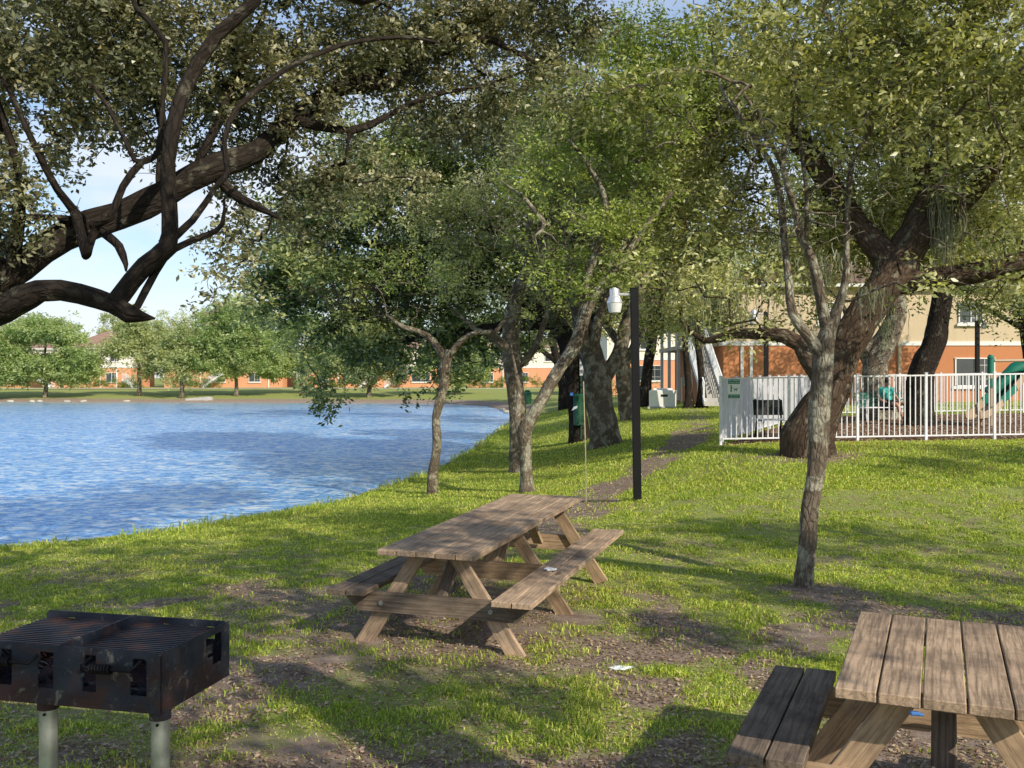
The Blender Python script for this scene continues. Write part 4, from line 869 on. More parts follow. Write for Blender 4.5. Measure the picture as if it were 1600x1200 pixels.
# ------------------------------------------------------------------ picnic tables
def picnic_table(loc, th, L, frames, label, tilt=0, group='weathered wooden picnic tables'):
    root = empty('picnic_table', loc); root.rotation_euler = (tilt, 0, -th); tag(root, label, 'picnic table', group)
    # local: x across, y along (0 = near end), z up
    m = MB(); pitch = .146
    for i in range(5):
        m.box(((i - 2) * pitch, L / 2 + random.uniform(-.004, .004), .73 + random.uniform(-.0015, .0015)), (.1395, L + random.uniform(-.01, .01), .04), long=1, bev=.004)
    m.build('tabletop', M['wood'], root)
    for s in (-1, 1):
        m = MB()
        for i in range(2): m.box((s * (.615 + (i - .5) * .146), L / 2 + random.uniform(-.01, .01), .43), (.138, L + random.uniform(-.02, .02), .04), long=1, bev=.004)
        m.build('seat', M['wood_shaded'] if s < 0 else M['wood'], root)
    for k, fy in enumerate(frames):
        out_ = -1 if fy < L / 2 or k == 0 else 1
        wm = M['wood_warm'] if (k or L < 2) else M['wood']
        m = MB(); m.poly([(-.34, fy - .019, .709), (.34, fy - .019, .709), (.30, fy - .019, .665), (-.30, fy - .019, .665)], (0, .038, 0), 1); m.build('top_cleat', M['wood_shaded'], root)
        m = MB(); y0 = fy + out_ * .040
        m.poly([(-.69, y0 - .019, .409), (.69, y0 - .019, .409), (.69, y0 - .019, .36), (.60, y0 - .019, .27), (-.60, y0 - .019, .27), (-.69, y0 - .019, .36)], (0, .038, 0), 1)
        bm_ = m.build('crossbeam', M['wood_shaded'] if k == 0 and L > 2 else wm, root)  # near frame of the long table coloured darker, as if shaded
        for s in (-1, 1):
            m = MB(); m.beam((s * .60, fy, -.02), (s * .155, fy, .709), .038, .14, up=(1, 0, .2), bev=.003)
            # cut ends flat
            for v in m.bm.verts:
                if v.co.z > .664 and abs(v.co.x) < .6: v.co.z = min(v.co.z, .6645)
                if v.co.z < -.02: v.co.z = -.02
            m.build('leg', wm, root)
            m = MB(); m.cyl((s * .415, y0 + out_ * .019, .335), (s * .415, y0 + out_ * .028, .335), .017, n=12); m.cyl((s * .415, y0 + out_ * .028, .335), (s * .415, y0 + out_ * .036, .335), .009, n=6)
            m.build('bolt', M['galv'], bm_)
    if True:
        for k, fy in enumerate(frames):
            dirn = 1 if k < len(frames) - 1 else -1
            m = MB(); m.beam((0, fy + dirn * .03, .34), (0, fy + dirn * .42, .69), .09, .038, up=(0, 1, 0), bev=.003); m.build('brace', wm if k else M['wood_shaded'], root)  # near brace coloured darker for the shade under the tabletop
    return root
t1 = picnic_table((-.588, 6.55, g1(-.5, 7) - .0), R(18.6), 2.9, (.22, 1.42, 2.66), 'long weathered picnic table with three leg frames standing mid-lawn near the lake', tilt=R(1.1))
t1.location.z = -.04
t2 = picnic_table((1.50, 3.33, .03), R(24), 1.23, (.17, 1.05), 'short warm-brown picnic table cut off by the lower right corner')

# bits lying on the tables and the lawn
def blob_mesh(name, loc, size, mat, label, cat, amp=.35, seed=0):
    bm_ = bmesh.new(); bmesh.ops.create_icosphere(bm_, subdivisions=3, radius=1)
    for v in bm_.verts:
        d = 1 + amp * (fbm(np.array([v.co.x * 2 + seed + 9]), np.array([v.co.y * 2 + v.co.z * 1.7 + 5]), seed)[0] - .5) * 2
        v.co = Vector((v.co.x * size[0] * d, v.co.y * size[1] * d, max(v.co.z, -.5) * size[2] * d + size[2] * .5))
    me_ = bpy.data.meshes.new(name); bm_.to_mesh(me_); bm_.free()
    o = link(name, me_, M[mat]); o.location = loc; return tag(o, label, cat)
def on_table(t, x, y, z):
    mt = Matrix.Translation(t.location) @ t.rotation_euler.to_matrix().to_4x4(); return mt @ Vector((x, y, z))
blob_mesh('crumpled_tissue', on_table(t1, .60, 1.0, .455), (.045, .025, .016), 'white_paper', 'small crumpled white tissue on the right bench of the long picnic table', 'tissue', .5, 3)
p = gpt(972, 1047); p.z += .005
blob_mesh('plastic_wrapper', p, (.075, .035, .014), 'white_paper', 'crumpled clear-white plastic wrapper lying on the grass between the two picnic tables', 'wrapper', .6, 8)
m = MB(); m.box((0, 0, 0), (.035, .02, .014), bev=.004); m.cyl((.01, 0, -.004), (.03, 0, -.004), .006)
o = m.build('bottle_clip', M['blue_plastic']); o.location = on_table(t2, -.10, .0, .70); o.location.z -= .005; o.location.y -= .012; tag(o, 'tiny blue plastic clip stuck under the front edge of the short picnic table', 'clip')

# ------------------------------------------------------------------ grill
def grill():
    A = Vector((-1.43, 3.90, 0)); th = R(13.2)
    root = empty('park_grill', (A.x, A.y, g1(A.x, A.y))); root.rotation_euler = (0, 0, -th)
    tag(root, 'rusty black double park grill with coil handles on two steel posts at lower left', 'grill')
    z0, z1 = .53 - root.location.z, .78 - root.location.z; Wd, Dp = .96, .53; z0 += 0
    # local x from -Wd (left) to 0 (right), y 0 front .. Dp back
    def grid(xs, zs, rects):
        return {(i, j) for i in range(len(xs) - 1) for j in range(len(zs) - 1) for (a, b_, c, d) in rects if a <= (xs[i] + xs[i + 1]) / 2 <= b_ and c <= (zs[j] + zs[j + 1]) / 2 <= d}
    xsg = [0, .012, .03] + [round(.03 + i * (Wd - .06) / 84, 4) for i in range(1, 84)] + [Wd - .03, Wd - .012, Wd]; zsg = [0, .012] + [round(.012 + i * .019, 4) for i in range(1, 12)] + [.238, .25]
    def panel(name, y, rects, corners=True):
        m = MB(); hs = grid(xsg, zsg, rects)
        if corners:
            nx_ = len(xsg) - 2; nz_ = len(zsg) - 2; hs |= {(0, nz_), (nx_, nz_)}
        m.plate((-Wd, y, z0), (1, 0, 0), (0, 0, 1), xsg, zsg, hs, .005); return m.build(name, M['rust'], root)
    def slot(x, zb, w=.07):
        return [(x - w / 2, x + w / 2, zb, zb + .05), (x - w / 2 + .01, x + w / 2, zb + .05, zb + .075), (x - w / 2 - .006, x + w / 2, zb + .075, zb + .11), (x - w / 2 + .012, x + w / 2, zb + .11, zb + .145)]
    panel('front_panel', 0.005, slot(Wd - .10, .07) + slot(Wd - .33, .07) + slot(.22, .07) + slot(.42, .07))
    panel('back_panel', Dp, [(.12, .16, .14, .225), (.14, .175, .18, .20), (.38, .41, .19, .225), (Wd - .33, Wd - .30, .17, .225), (Wd - .10, Wd - .06, .17, .225)])
    ysg = [0] + [round(i * Dp / 40, 4) for i in range(1, 40)] + [Dp]
    for s, nm in ((0, 'side_panel'), (-Wd, 'side_panel')):
        m = MB(); hs = grid(ysg, zsg, [(.38, .46, .085, .13), (.35, .46, .13, .15), (.39, .46, .15, .175), (.35, .46, .175, .19), (.33, .46, .19, .215)] + ([(0, 1, .195, .3)] if s else []))
        m.plate((s, 0.008, z0), (0, 1, 0), (0, 0, 1), ysg, zsg, hs, .005); m.build(nm, M['rust'], root)
    m = MB(); m.box((-Wd / 2, Dp / 2, z0 + .02), (Wd - .012, Dp - .012, .006)); m.build('base_pan', M['rust'], root)
    m = MB()
    for i in range(46): # ash and charcoal crumbs
        m.ball((-random.uniform(.06, Wd - .06), random.uniform(.05, Dp - .06), z0 + .03), random.uniform(.012, .03), (1, 1, .6), 6)
    m.build('charcoal', M['dark_cloth'], root)['kind'] = 'stuff'
    m = MB(); m.box((-Wd / 2 + .01, Dp / 2, z1 - .018), (.012, Dp - .02, .05)); m.build('divider', M['rust'], root)
    for (xa, xb) in ((-Wd + .015, -Wd / 2 - .005), (-Wd / 2 + .022, -.012)):
        m = MB(); n_ = 19; zt = z1 - .03
        for i in range(n_):
            y = .02 + (Dp - .05) * i / (n_ - 1); m.box(((xa + xb) / 2, y, zt), (xb - xa - .02, .010, .009))
        for x in (xa + .006, xb - .006, (xa + xb) / 2): m.box((x, Dp / 2, zt - .007), (.012, Dp - .03, .006))
        gr_ = m.build('cooking_grate', M['grate'], root)
        # coil handle through the front slot
        for hx in ((xa + xb) / 2,):
            m = MB(); z = z1 - .068
            c0 = hx - .02; m.tube([(c0 + .16, .03, z1 - .035), (c0 + .155, -.005, z1 - .05), (c0 + .14, -.035, z - .004), (c0 + .10, -.045, z), (c0 - .05, -.045, z), (c0 - .075, -.04, z + .006), (c0 - .08, -.02, z + .014), (c0 - .07, .03, z1 - .035)], .0065, 8)
            hd = m.build('handle', M['black_metal'], gr_, smooth=True)
            m = MB(); pts = []
            for i in range(7 * 12 + 1):
                a = 2 * PI * i / 12; pts.append((c0 - .04 + .10 * i / 84, -.045 + .0155 * math.cos(a), z + .0155 * math.sin(a)))
            m.tube(pts, .0055, 6); m.build('coil_grip', M['black_metal'], hd, smooth=True)
    for x in (-.035, -.57):
        m = MB(); m.cyl((x, .055, -.02), (x, .055, z0 - .002), .037, n=24); m.build('post', M['galv'], root, smooth=True)
        m = MB(); m.cyl((x, .055, z0 - .035), (x, .055, z0 - .001), .044, n=24); m.build('post_collar', M['rust'], root, smooth=True)
        m = MB(); m.cyl((x + .012, .0195, z0 - .05), (x + .012, .012, z0 - .05), .006, n=8); m.build('bolt', M['black_metal'], root)
grill()

# ------------------------------------------------------------------ lamp posts
def lamp(base, H, wd, arm_side, label, scale=1.0, mat='black_metal', tilt=0):
    root = empty('street_lamp', base); tag(root, label, 'lamp post'); root.rotation_euler = (0, tilt, 0)
    m = MB(); m.box((0, 0, H / 2 - .05), (wd, wd, H + .1), bev=.006); m.build('pole', M[mat], root)
    m = MB(); m.box((0, 0, H + .006), (wd + .012, wd + .012, .012)); m.build('pole_cap', M[mat], root)
    x = arm_side * .30 * scale; z = H - .09
    m = MB(); m.tube([(arm_side * wd / 2, 0, z), (x * .5, 0, z), (x * .75, 0, z + .01)], .022 * scale, 8); m.build('arm', M['alu'], root)
    s = scale
    m = MB(); m.lathe((x, 0, z), [(.07 * s, .09 * s), (.075 * s, .08 * s), (.075 * s, -.02 * s), (.085 * s, -.03 * s), (.118 * s, -.10 * s), (.122 * s, -.115 * s), (.118 * s, -.13 * s)], 20); hd = m.build('lamp_housing', M['alu'], root, smooth=True)
    m = MB(); m.cyl((x, 0, z + .09 * s), (x, 0, z + .11 * s), .03 * s, n=12); m.build('photocell', M['alu'], hd)
    m = MB(); m.lathe((x, 0, z), [(.115 * s, -.131 * s), (.108 * s, -.18 * s), (.088 * s, -.27 * s), (.03 * s, -.283 * s)], 20); m.build('lamp_lens', M['lens'], root, smooth=True)
    return root
bl = gpt(996, 783)
lamp(bl, 332 * bl.y / F, .118, -1, 'black square lamp post with silver barn lamp, standing left of the fence', tilt=R(-.9))
b_ = Vector((px(1197, 640, 40).x, 40, g1(px(1197, 600, 40).x, 40)))
lamp(b_, 4.1, .17, -1, 'distant black lamp post with pale lamp rising behind the left part of the white fence', 1.7)
b_ = Vector((px(1527, 640, 40).x, 40, g1(px(1527, 600, 40).x, 40)))
lamp(b_, 3.6, .15, 1, 'short dark lamp post before the orange wall beside the lower apartment window', .9)

# thin stake
bs = gpt(916, 785)
root = empty('marker_stake', bs); tag(root, 'tall thin pale stake standing just behind the long picnic table', 'stake')
m = MB(); m.tube([(0, 0, -.1), (-.01, 0, .8), (-.03, 0, 1.4), (-.045, 0, (785 - 596) * bs.y / F)], [.011, .011, .010, .009], 6); m.build('pole', M['stake'], root)

# dog waste station
bd = gpt(906, 691); Yd = bd.y
root = empty('waste_station', bd); tag(root, 'green pet waste station with round can and bag box on a post', 'waste station')
k = Yd / F
m = MB(); m.box((.05, .12, (691 - 555) * k / 2), (.05, .05, (691 - 555) * k), bev=.004); m.build('post', M['green_can'], root)
m = MB(); m.lathe((-.05, 0, (691 - 665) * k), [(.12, 0), (.145, .02), (.15, .5), (.155, .9), (.165, .92), (.165, .95), (.10, 1.0)], 22); m.build('can', M['green_can'], root, smooth=True)
m = MB(); m.box((.05, .09, (691 - 572) * k), (.10, .008, .58)); m.build('notice_panel', M['white_paint'], root)
m = MB(); m.box((-.26, -.02, (691 - 616) * k), (.10, .08, .10), bev=.01); m.build('bag_box', M['blue_plastic'], root)
m = MB(); m.poly([(-.26, -.07, .98), (-.10, -.17, 1.06), (-.08, -.17, 1.14), (-.20, -.1, 1.10)], (0, .01, 0)); m.build('bag_strip', M['white_paper'], root)

# pale utility cabinet
bu = Vector((px(1036, 632, 46).x, 46, 0)); bu.z = g1(bu.x, bu.y); k = 46 / F
root = empty('utility_cabinet', bu, rz=R(-12)); tag(root, 'low pale utility cabinet with dark label standing on the lawn before the stairs', 'cabinet')
m = MB(); m.box((0, 0, .43), (1.28, .8, .84), bev=.03); m.build('body', M['box_beige'], root)
m = MB(); m.box((0, 0, .02), (1.4, .9, .12)); m.build('plinth', M['concrete'], root)
m = MB(); m.box((0, .05, .90), (.9, .5, .09), bev=.02); m.build('lid', M['box_beige'], root)
m = MB(); m.box((.08, -.405, .60), (.32, .012, .11)); m.build('label_plate', M['dark_cloth'], root)
root = empty('utility_meter', (px(1072, 620, 47).x, 47, g1(px(1072, 620, 47).x, 47))); tag(root, 'grey pipe stand with meter boxes beside the pale cabinet', 'meter')
m = MB()
for dx in (-.22, .0, .28): m.cyl((dx, 0, -.1), (dx, 0, 1.5 + dx), .03, n=8)
m.build('pipes', M['galv'], root)
m = MB(); m.box((-.1, -.05, 1.2), (.3, .14, .42), bev=.01); m.build('meter_box', M['galv'], root)

# ------------------------------------------------------------------ white playground fence
def fence(points_, H, label, post_every=1.49, pw=.055, picket=.02, gap=.112, post_list=None):
    (xa, ya), (xb, yb) = points_
    za = g1(xa, ya)
    root = empty('picket_fence', (xa, ya, za)); tag(root, label, 'fence')
    L = math.hypot(xb - xa, yb - ya); d = Vector(((xb - xa) / L, (yb - ya) / L, 0))
    n = int(round(L / post_every)); ts = [L * i / n for i in range(n + 1)]
    zt = [g1(xa + d.x * t, ya + d.y * t) - za for t in ts]
    fl = np.poly1d(np.polyfit(ts, zt, 1))
    M3 = Matrix.Rotation(math.atan2(d.y, d.x), 3, 'Z')
    for i, t in enumerate(ts):
        m = MB(); m.box(d * t + Vector((0, 0, (H + fl(t)) / 2 + zt[i] / 2 - .1)), (pw, pw, H - zt[i] + fl(t) + .2), M3, bev=.004)
        m.box(d * t + Vector((0, 0, H + fl(t) + .008)), (pw + .012, pw + .012, .015), M3)
        m.build('post', M['white_paint'], root)
    for i in range(n):
        m = MB(); a, b2 = ts[i], ts[i + 1]
        for hh_ in (H - .045, .11):
            m.beam(d * (a + pw / 2) + Vector((0, 0, hh_ + fl(a))), d * (b2 - pw / 2) + Vector((0, 0, hh_ + fl(b2))), .034, .032)
        k_ = int(round((b2 - a) / gap))
        for q in range(1, k_):
            t = a + (b2 - a) * q / k_
            m.box(d * t + Vector((0, 0, (H - .062 + .127) / 2 + fl(t))), (picket, picket, H - .062 - .127), M3)
        m.build('picket_panel', M['white_paint'], root)
    return root
fence(((4.52, 20.8), (14.9, 20.8)), 1.46, 'near run of white metal picket fence facing the lawn', 1.483)
fence(((4.60, 20.97), (10.65, 33.9)), 1.46, 'side run of white picket fence going back from the near left corner', 1.5, gap=.1, picket=.026)
fence(((10.8, 34.0), (22.5, 34.0)), 1.46, 'rear run of white picket fence along the far side of the playground', 1.5)

# warning sign on the fence corner
def text_mesh(body, size, mat, parent, loc, name='lettering', rot=(PI / 2, 0, 0)):
    cu = bpy.data.curves.new('txt', 'FONT'); cu.body = body; cu.size = size; cu.align_x = 'CENTER'; cu.align_y = 'CENTER'; cu.extrude = .0012
    ob_ = bpy.data.objects.new('txt', cu); col.objects.link(ob_); bpy.context.view_layer.update()
    me_ = bpy.data.meshes.new_from_object(ob_.evaluated_get(bpy.context.evaluated_depsgraph_get())); bpy.data.objects.remove(ob_)
    o = link(name, me_, mat, parent); o.location = loc; o.rotation_euler = rot; return o
zs = g1(4.7, 20.8)
root = empty('warning_sign', (4.80, 20.765, zs + 1.21)); tag(root, 'green and white pet waste sign hung on the left end of the white fence', 'sign')
m = MB(); m.box((0, 0, 0), (.27, .006, .44), bev=.002); m.build('sign_board', M['sign_white'], root)
for z, h in ((.155, .10), (-.165, .085)):
    m = MB(); m.box((0, -.005, z), (.25, .004, h)); bnd = m.build('green_band', M['sign_green'], root)
    for j, tx in enumerate((('PET WASTE', 'TRANSMITS DISEASE'), ('LEASH, CURB AND', 'CLEAN UP AFTER'))[0 if z > 0 else 1]):
        text_mesh(tx, .042 if (z > 0 and j == 0) else .024, M['sign_white'], bnd, (0, -.0085, z + (.022 if j == 0 else -.022)))
m = MB()   # man walking a dog
m.ball((-.06, -.005, .072), .013, (1, .25, 1), 10)
m.poly([(-.075, -.006, .055), (-.045, -.006, .055), (-.047, -.006, .0), (-.043, -.006, -.075), (-.056, -.006, -.075), (-.06, -.006, -.01), (-.067, -.006, -.075), (-.08, -.006, -.075), (-.072, -.006, .0)], (0, .003, 0))
m.poly([(.01, -.006, -.005), (.055, -.006, -.002), (.075, -.006, .022), (.085, -.006, .015), (.075, -.006, .0), (.066, -.006, -.02), (.066, -.006, -.06), (.058, -.006, -.06), (.054, -.006, -.028), (.022, -.006, -.03), (.015, -.006, -.06), (.007, -.006, -.06), (.008, -.006, -.02), (-.008, -.006, .015)], (0, .003, 0))
m.tube([(-.048, -.005, .02), (.06, -.005, .0)], .002, 4)
m.build('dog_walker_symbol', M['sign_green'], root)

# ------------------------------------------------------------------ playground
def bench(loc, rz, label, back='green_slat', seat='white_paint', Wb=1.25, arms=True):
    root = empty('park_bench', loc, rz); tag(root, label, 'bench')
    m = MB()
    if arms:
        for i in range(5): m.box((0, .22 + i * .018, .50 + i * .085), (Wb, .025, .07), bev=.004)
    else: m.box((0, .26, .70), (Wb, .03, .36), Matrix.Rotation(-.18, 3, 'X'), bev=.006)
    m.build('backrest', M[back], root)
    m = MB()
    for i in range(4): m.box((0, -.18 + i * .11, .43), (Wb, .09, .03), bev=.004)
    m.build('seat', M[seat], root)
    for s in (-1, 1):
        m = MB(); x = s * (Wb / 2 - .06)
        m.tube([(x, -.24, -.02), (x, -.2, .2), (x, -.2, .41), (x, .2, .41), (x, .24, .2), (x, .3, -.02)], .024, 6)
        m.tube([(x, .19, .41), (x, .30, .90)], .024, 6); m.build('leg', M['white_paint'] if arms else M['black_metal'], root)
        if arms:
            m = MB(); m.tube([(x, -.2, .42), (x, -.22, .64), (x, -.12, .68), (x, .24, .66)], .022, 6); m.build('armrest', M['white_paint'], root)
    return root
def at(u, v, Y): p_ = px(u, v, Y); return Vector((p_.x, p_.y, g1(p_.x, p_.y)))
pb_ = at(1382, 650, 29.5)
bench(pb_, R(18), 'white park bench with green slatted backrest holding the seated person', Wb=1.75)
bench(at(1207, 680, 22.3), R(8), 'small bench with black back and white slatted seat behind the fence left corner', 'black_metal', 'white_paint', .72, False)

def skin_obj(name, V, E, rad, mat, parent, root_i=0, sub=2):
    me_ = bpy.data.meshes.new(name); me_.from_pydata(V, E, []); o = link(name, me_, None, None)
    md = o.modifiers.new('s', 'SKIN'); md.use_smooth_shade = True; sb = o.modifiers.new('d', 'SUBSURF'); sb.levels = sub; sb.render_levels = sub
    for i, r_ in enumerate(rad):
        sv = me_.skin_vertices[0].data[i]; sv.radius = (r_, r_) if not isinstance(r_, tuple) else r_; sv.use_root = (i == root_i)
    bpy.context.view_layer.update()
    m2 = bpy.data.meshes.new_from_object(o.evaluated_get(bpy.context.evaluated_depsgraph_get())); bpy.data.objects.remove(o)
    m2.materials.clear()
    for p_ in m2.polygons: p_.use_smooth = True
    m2.name = name; return link(name, m2, mat, parent)
def person(loc, rz):
    root = empty('person', loc, rz); tag(root, 'seated person in teal T-shirt and dark shorts, legs stretched right, behind the fence', 'person')
    # local: facing -y, hips on a 0.44 m seat; legs swing to +x
    V = [(0, .06, .52), (0, .09, .66), (0, .13, .84), (0, .14, .98), (0, .12, 1.08), (0, .09, 1.17), (0, .08, 1.25),
         (-.19, .13, .98), (-.31, .10, .80), (-.30, -.05, .66), (-.27, -.12, .64),
         (.19, .12, .97), (.27, .02, .77), (.30, -.12, .60), (.31, -.18, .59),
         (-.10, .02, .50), (.06, -.34, .55), (.20, -.42, .14), (.24, -.52, .06),
         (.10, .02, .50), (.34, -.28, .56), (.52, -.50, .22), (.62, -.58, .08), (.70, -.66, .07)]
    E = [(0, 1), (1, 2), (2, 3), (3, 4), (4, 5), (5, 6), (3, 7), (7, 8), (8, 9), (9, 10), (3, 11), (11, 12), (12, 13), (13, 14), (0, 15), (15, 16), (16, 17), (17, 18), (0, 19), (19, 20), (20, 21), (21, 22), (22, 23)]
    rad = [.14, .13, .145, .11, .055, .085, .075, .06, .048, .036, .034, .06, .048, .036, .034, .10, .068, .045, .035, .10, .068, .05, .04, .032]
    body = skin_obj('body', V, E, rad, M['skin'], root)
    m = MB()
    for s in (-1, 1): m.ball((s * .03, .005, 1.20), .010, n=8)
    m.build('eyes', M['hair'], root)
    m = MB(); m.ball((0, -.008, 1.175), .016, (.7, 1, 1.2), 8)
    m.build('nose', M['skin'], root, smooth=True)
    for (hx, hy, hz) in ((-.27, -.13, .635), (.31, -.19, .585)):
        m = MB(); m.box((hx, hy - .03, hz), (.075, .09, .03), bev=.01)
        for q in range(4): m.tube([(hx - .028 + q * .019, hy - .07, hz), (hx - .030 + q * .020, hy - .11 - .01 * (q in (1, 2)), hz - .005), (hx - .030 + q * .020, hy - .14 - .01 * (q in (1, 2)), hz - .03)], [.0085, .008, .006], 6)
        m.tube([(hx + .035, hy - .02, hz), (hx + .06, hy - .05, hz - .01), (hx + .065, hy - .08, hz - .02)], [.010, .009, .007], 6)
        m.build('hand', M['skin'], root, smooth=True)
    V = [(0, .07, .52), (0, .10, .66), (0, .13, .84), (0, .14, .98), (0, .13, 1.05), (-.19, .13, .98), (-.29, .11, .84), (.19, .12, .97), (.25, .04, .82)]
    skin_obj('shirt', V, [(0, 1), (1, 2), (2, 3), (3, 4), (3, 5), (5, 6), (3, 7), (7, 8)], [.17, .165, .17, .135, .08, .09, .085, .09, .085], M['teal_cloth'], root)
    V = [(0, .06, .52), (-.10, .02, .51), (.03, -.26, .545), (.10, .02, .51), (.28, -.20, .555)]
    skin_obj('shorts', V, [(0, 1), (1, 2), (0, 3), (3, 4)], [.165, .125, .095, .125, .095], M['dark_cloth'], root)
    m = MB(); m.ball((0, .105, 1.235), .10, (.92, 1.0, .95), 14); 
    m.build('hair', M['hair'], root, smooth=True)
    for (x, y) in ((.25, -.56), (.72, -.68)):
        m = MB(); m.ball((x, y, .045), .05, (1.0, 2.2, .8), 10); m.build('shoe', M['dark_cloth'], root, smooth=True)
person(pb_ + Vector((.1, -.05, 0)), R(14))

# slide: brown tube-like chute on green deck frame
sl = at(1570, 650, 26.5)
root = empty('playground_slide', sl); tag(root, 'green and tan playground slide curving down to the wood chips at right edge', 'slide')
def chute(pts, wd, hgt, mat, name, parent):
    m = MB(); pts = [Vector(p_) for p_ in pts]; rows = []
    for i, p_ in enumerate(pts):
        t = (pts[min(i + 1, len(pts) - 1)] - pts[max(i - 1, 0)]).normalized(); side = t.cross(Vector((0, 0, 1))).normalized(); up = side.cross(t)
        prof = [(-.5, 1.0), (-.47, .25), (-.3, .02), (0, 0), (.3, .02), (.47, .25), (.5, 1.0), (.56, 1.0), (.54, .2), (.33, -.1), (0, -.13), (-.33, -.1), (-.54, .2), (-.56, 1.0)]
        rows.append([m.bm.verts.new(p_ + side * a * wd + up * b2 * hgt) for a, b2 in prof])
    n_ = len(rows[0])
    for A, B in zip(rows, rows[1:]):
        for q in range(n_): m.bm.faces.new((A[q], A[(q + 1) % n_], B[(q + 1) % n_], B[q]))
    m.bm.faces.new(rows[0][::-1]); m.bm.faces.new(rows[-1])
    return m.build(name, M[mat], parent, smooth=True)
chute([(-1.05, -.35, .16), (-.85, -.3, .18), (-.6, -.2, .30), (-.3, 0, .52)], .55, .24, 'tan_plastic', 'chute_exit', root)
chute([(-.3, 0, .52), (-.02, .12, .72), (.25, .25, .92)], .55, .26, 'green_plastic', 'chute', root)
chute([(.25, .25, .92), (.5, .35, 1.15), (.85, .5, 1.45), (1.2, .6, 1.6)], .55, .26, 'tan_plastic', 'chute', root)
m = MB(); m.tube([(-.2, .5, .85), (.1, .45, 1.1), (.5, .4, 1.55), (1.0, .4, 1.75), (1.5, .4, 1.8)], .20, 14); m.build('side_hood', M['green_plastic'], root, smooth=True)
m = MB(); m.cyl((-.75, -.2, -.1), (-.75, -.2, .22), .03); m.cyl((.3, .3, -.1), (.3, .3, .9), .035); m.build('support', M['tan_plastic'], root)
root = empty('climbing_frame', at(1548, 650, 26.2)); tag(root, 'green-capped playground post with tan crossbar beside the slide', 'climbing frame')
hp = (650 - 590) * 26.2 / F
m = MB(); m.cyl((0, 0, -.1), (0, 0, 1.95), .05); m.build('post', M['tan_plastic'], root, smooth=True)
m = MB(); m.cyl((0, 0, 1.42), (0, 0, 1.86), .085, n=14); m.cyl((0, 0, 1.86), (0, 0, 1.94), .10, .05, n=14); m.cyl((0, 0, 1.05), (0, 0, 1.30), .075, n=14); m.build('post_sleeve', M['green_plastic'], root, smooth=True)
m = MB(); m.cyl((.09, 0, 1.78), (1.6, .1, 1.80), .04); m.build('crossbar', M['tan_plastic'], root, smooth=True)
m = MB(); m.cyl((1.6, .1, -.1), (1.6, .1, 2.2), .05); m.build('post', M['green_plastic'], root, smooth=True)

# ------------------------------------------------------------------ apartment buildings
def window(root, x, z, w_, h, mat_frame='trim', y=0, sill=True):
    m = MB()
    for (cx, cz, sx, sz) in ((0, h / 2, w_ + .1, .06), (0, -h / 2, w_ + .1, .06), (-w_ / 2, 0, .06, h), (w_ / 2, 0, .06, h), (0, 0, .05, h)):
        m.box((x + cx, y - .03, z + cz), (sx, .07, sz))
    for q in (-.25, .25): m.box((x + w_ / 4 + 0, y - .022, z + q * h), (w_ / 2 - .05, .02, .02))
    m.box((x + w_ / 4, y - .021, z), (.02, .02, h - .06))
    if sill: m.box((x, y - .06, z - h / 2 - .09), (w_ + .25, .14, .12))
    f = m.build('window', M[mat_frame], root)
    m = MB(); m.box((x, y - .008, z), (w_ - .05, .01, h - .05)); m.build('pane', M['glass'], f)
def apartments(loc, rz, Wb, Db, wins, label, far=False, z1=2.8, z2=5.45, stairs=(), pil=(), roofh=1.9, lower_wins=()):
    root = empty('apartment_building', loc, rz); tag(root, label, 'building')
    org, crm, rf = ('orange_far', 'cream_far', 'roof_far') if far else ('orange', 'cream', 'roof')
    m = MB(); m.box((Wb / 2, Db / 2, z1 / 2 - .3), (Wb, Db, z1 + .6)); m.build('lower_wall', M[org], root)
    m = MB(); m.box((Wb / 2, Db / 2, (z1 + .2 + z2) / 2), (Wb - .03, Db - .03, z2 - z1 - .2)); m.build('upper_wall', M[crm], root)
    m = MB(); m.box((Wb / 2, Db / 2, z1 + .1), (Wb + .1, Db + .1, .2)); m.build('string_course', M['trim'], root)
    m = MB(); m.box((Wb / 2, Db / 2, z2 + .09), (Wb + .9, Db + .9, .18)); m.build('fascia', M['trim'], root)
    m = MB(); ov = .5; ridge = Db / 2
    a = [m.bm.verts.new(p_) for p_ in ((-ov, -ov, z2 + .185), (Wb + ov, -ov, z2 + .185), (Wb + ov, Db + ov, z2 + .185), (-ov, Db + ov, z2 + .185), (ridge, Db / 2, z2 + .2 + roofh), (Wb - ridge, Db / 2, z2 + .2 + roofh))]
    for f in ((0, 1, 5, 4), (1, 2, 5), (2, 3, 4, 5), (3, 0, 4), (3, 2, 1, 0)): m.bm.faces.new([a[i] for i in f])
    m.build('roof', M[rf], root)
    for (x, z, w_, h) in wins: window(root, x, z, w_, h)
    for x in pil:
        m = MB(); m.box((x, -.06, z2 / 2), (.14, .12, z2)); m.build('downpipe', M[crm], root)
    return root
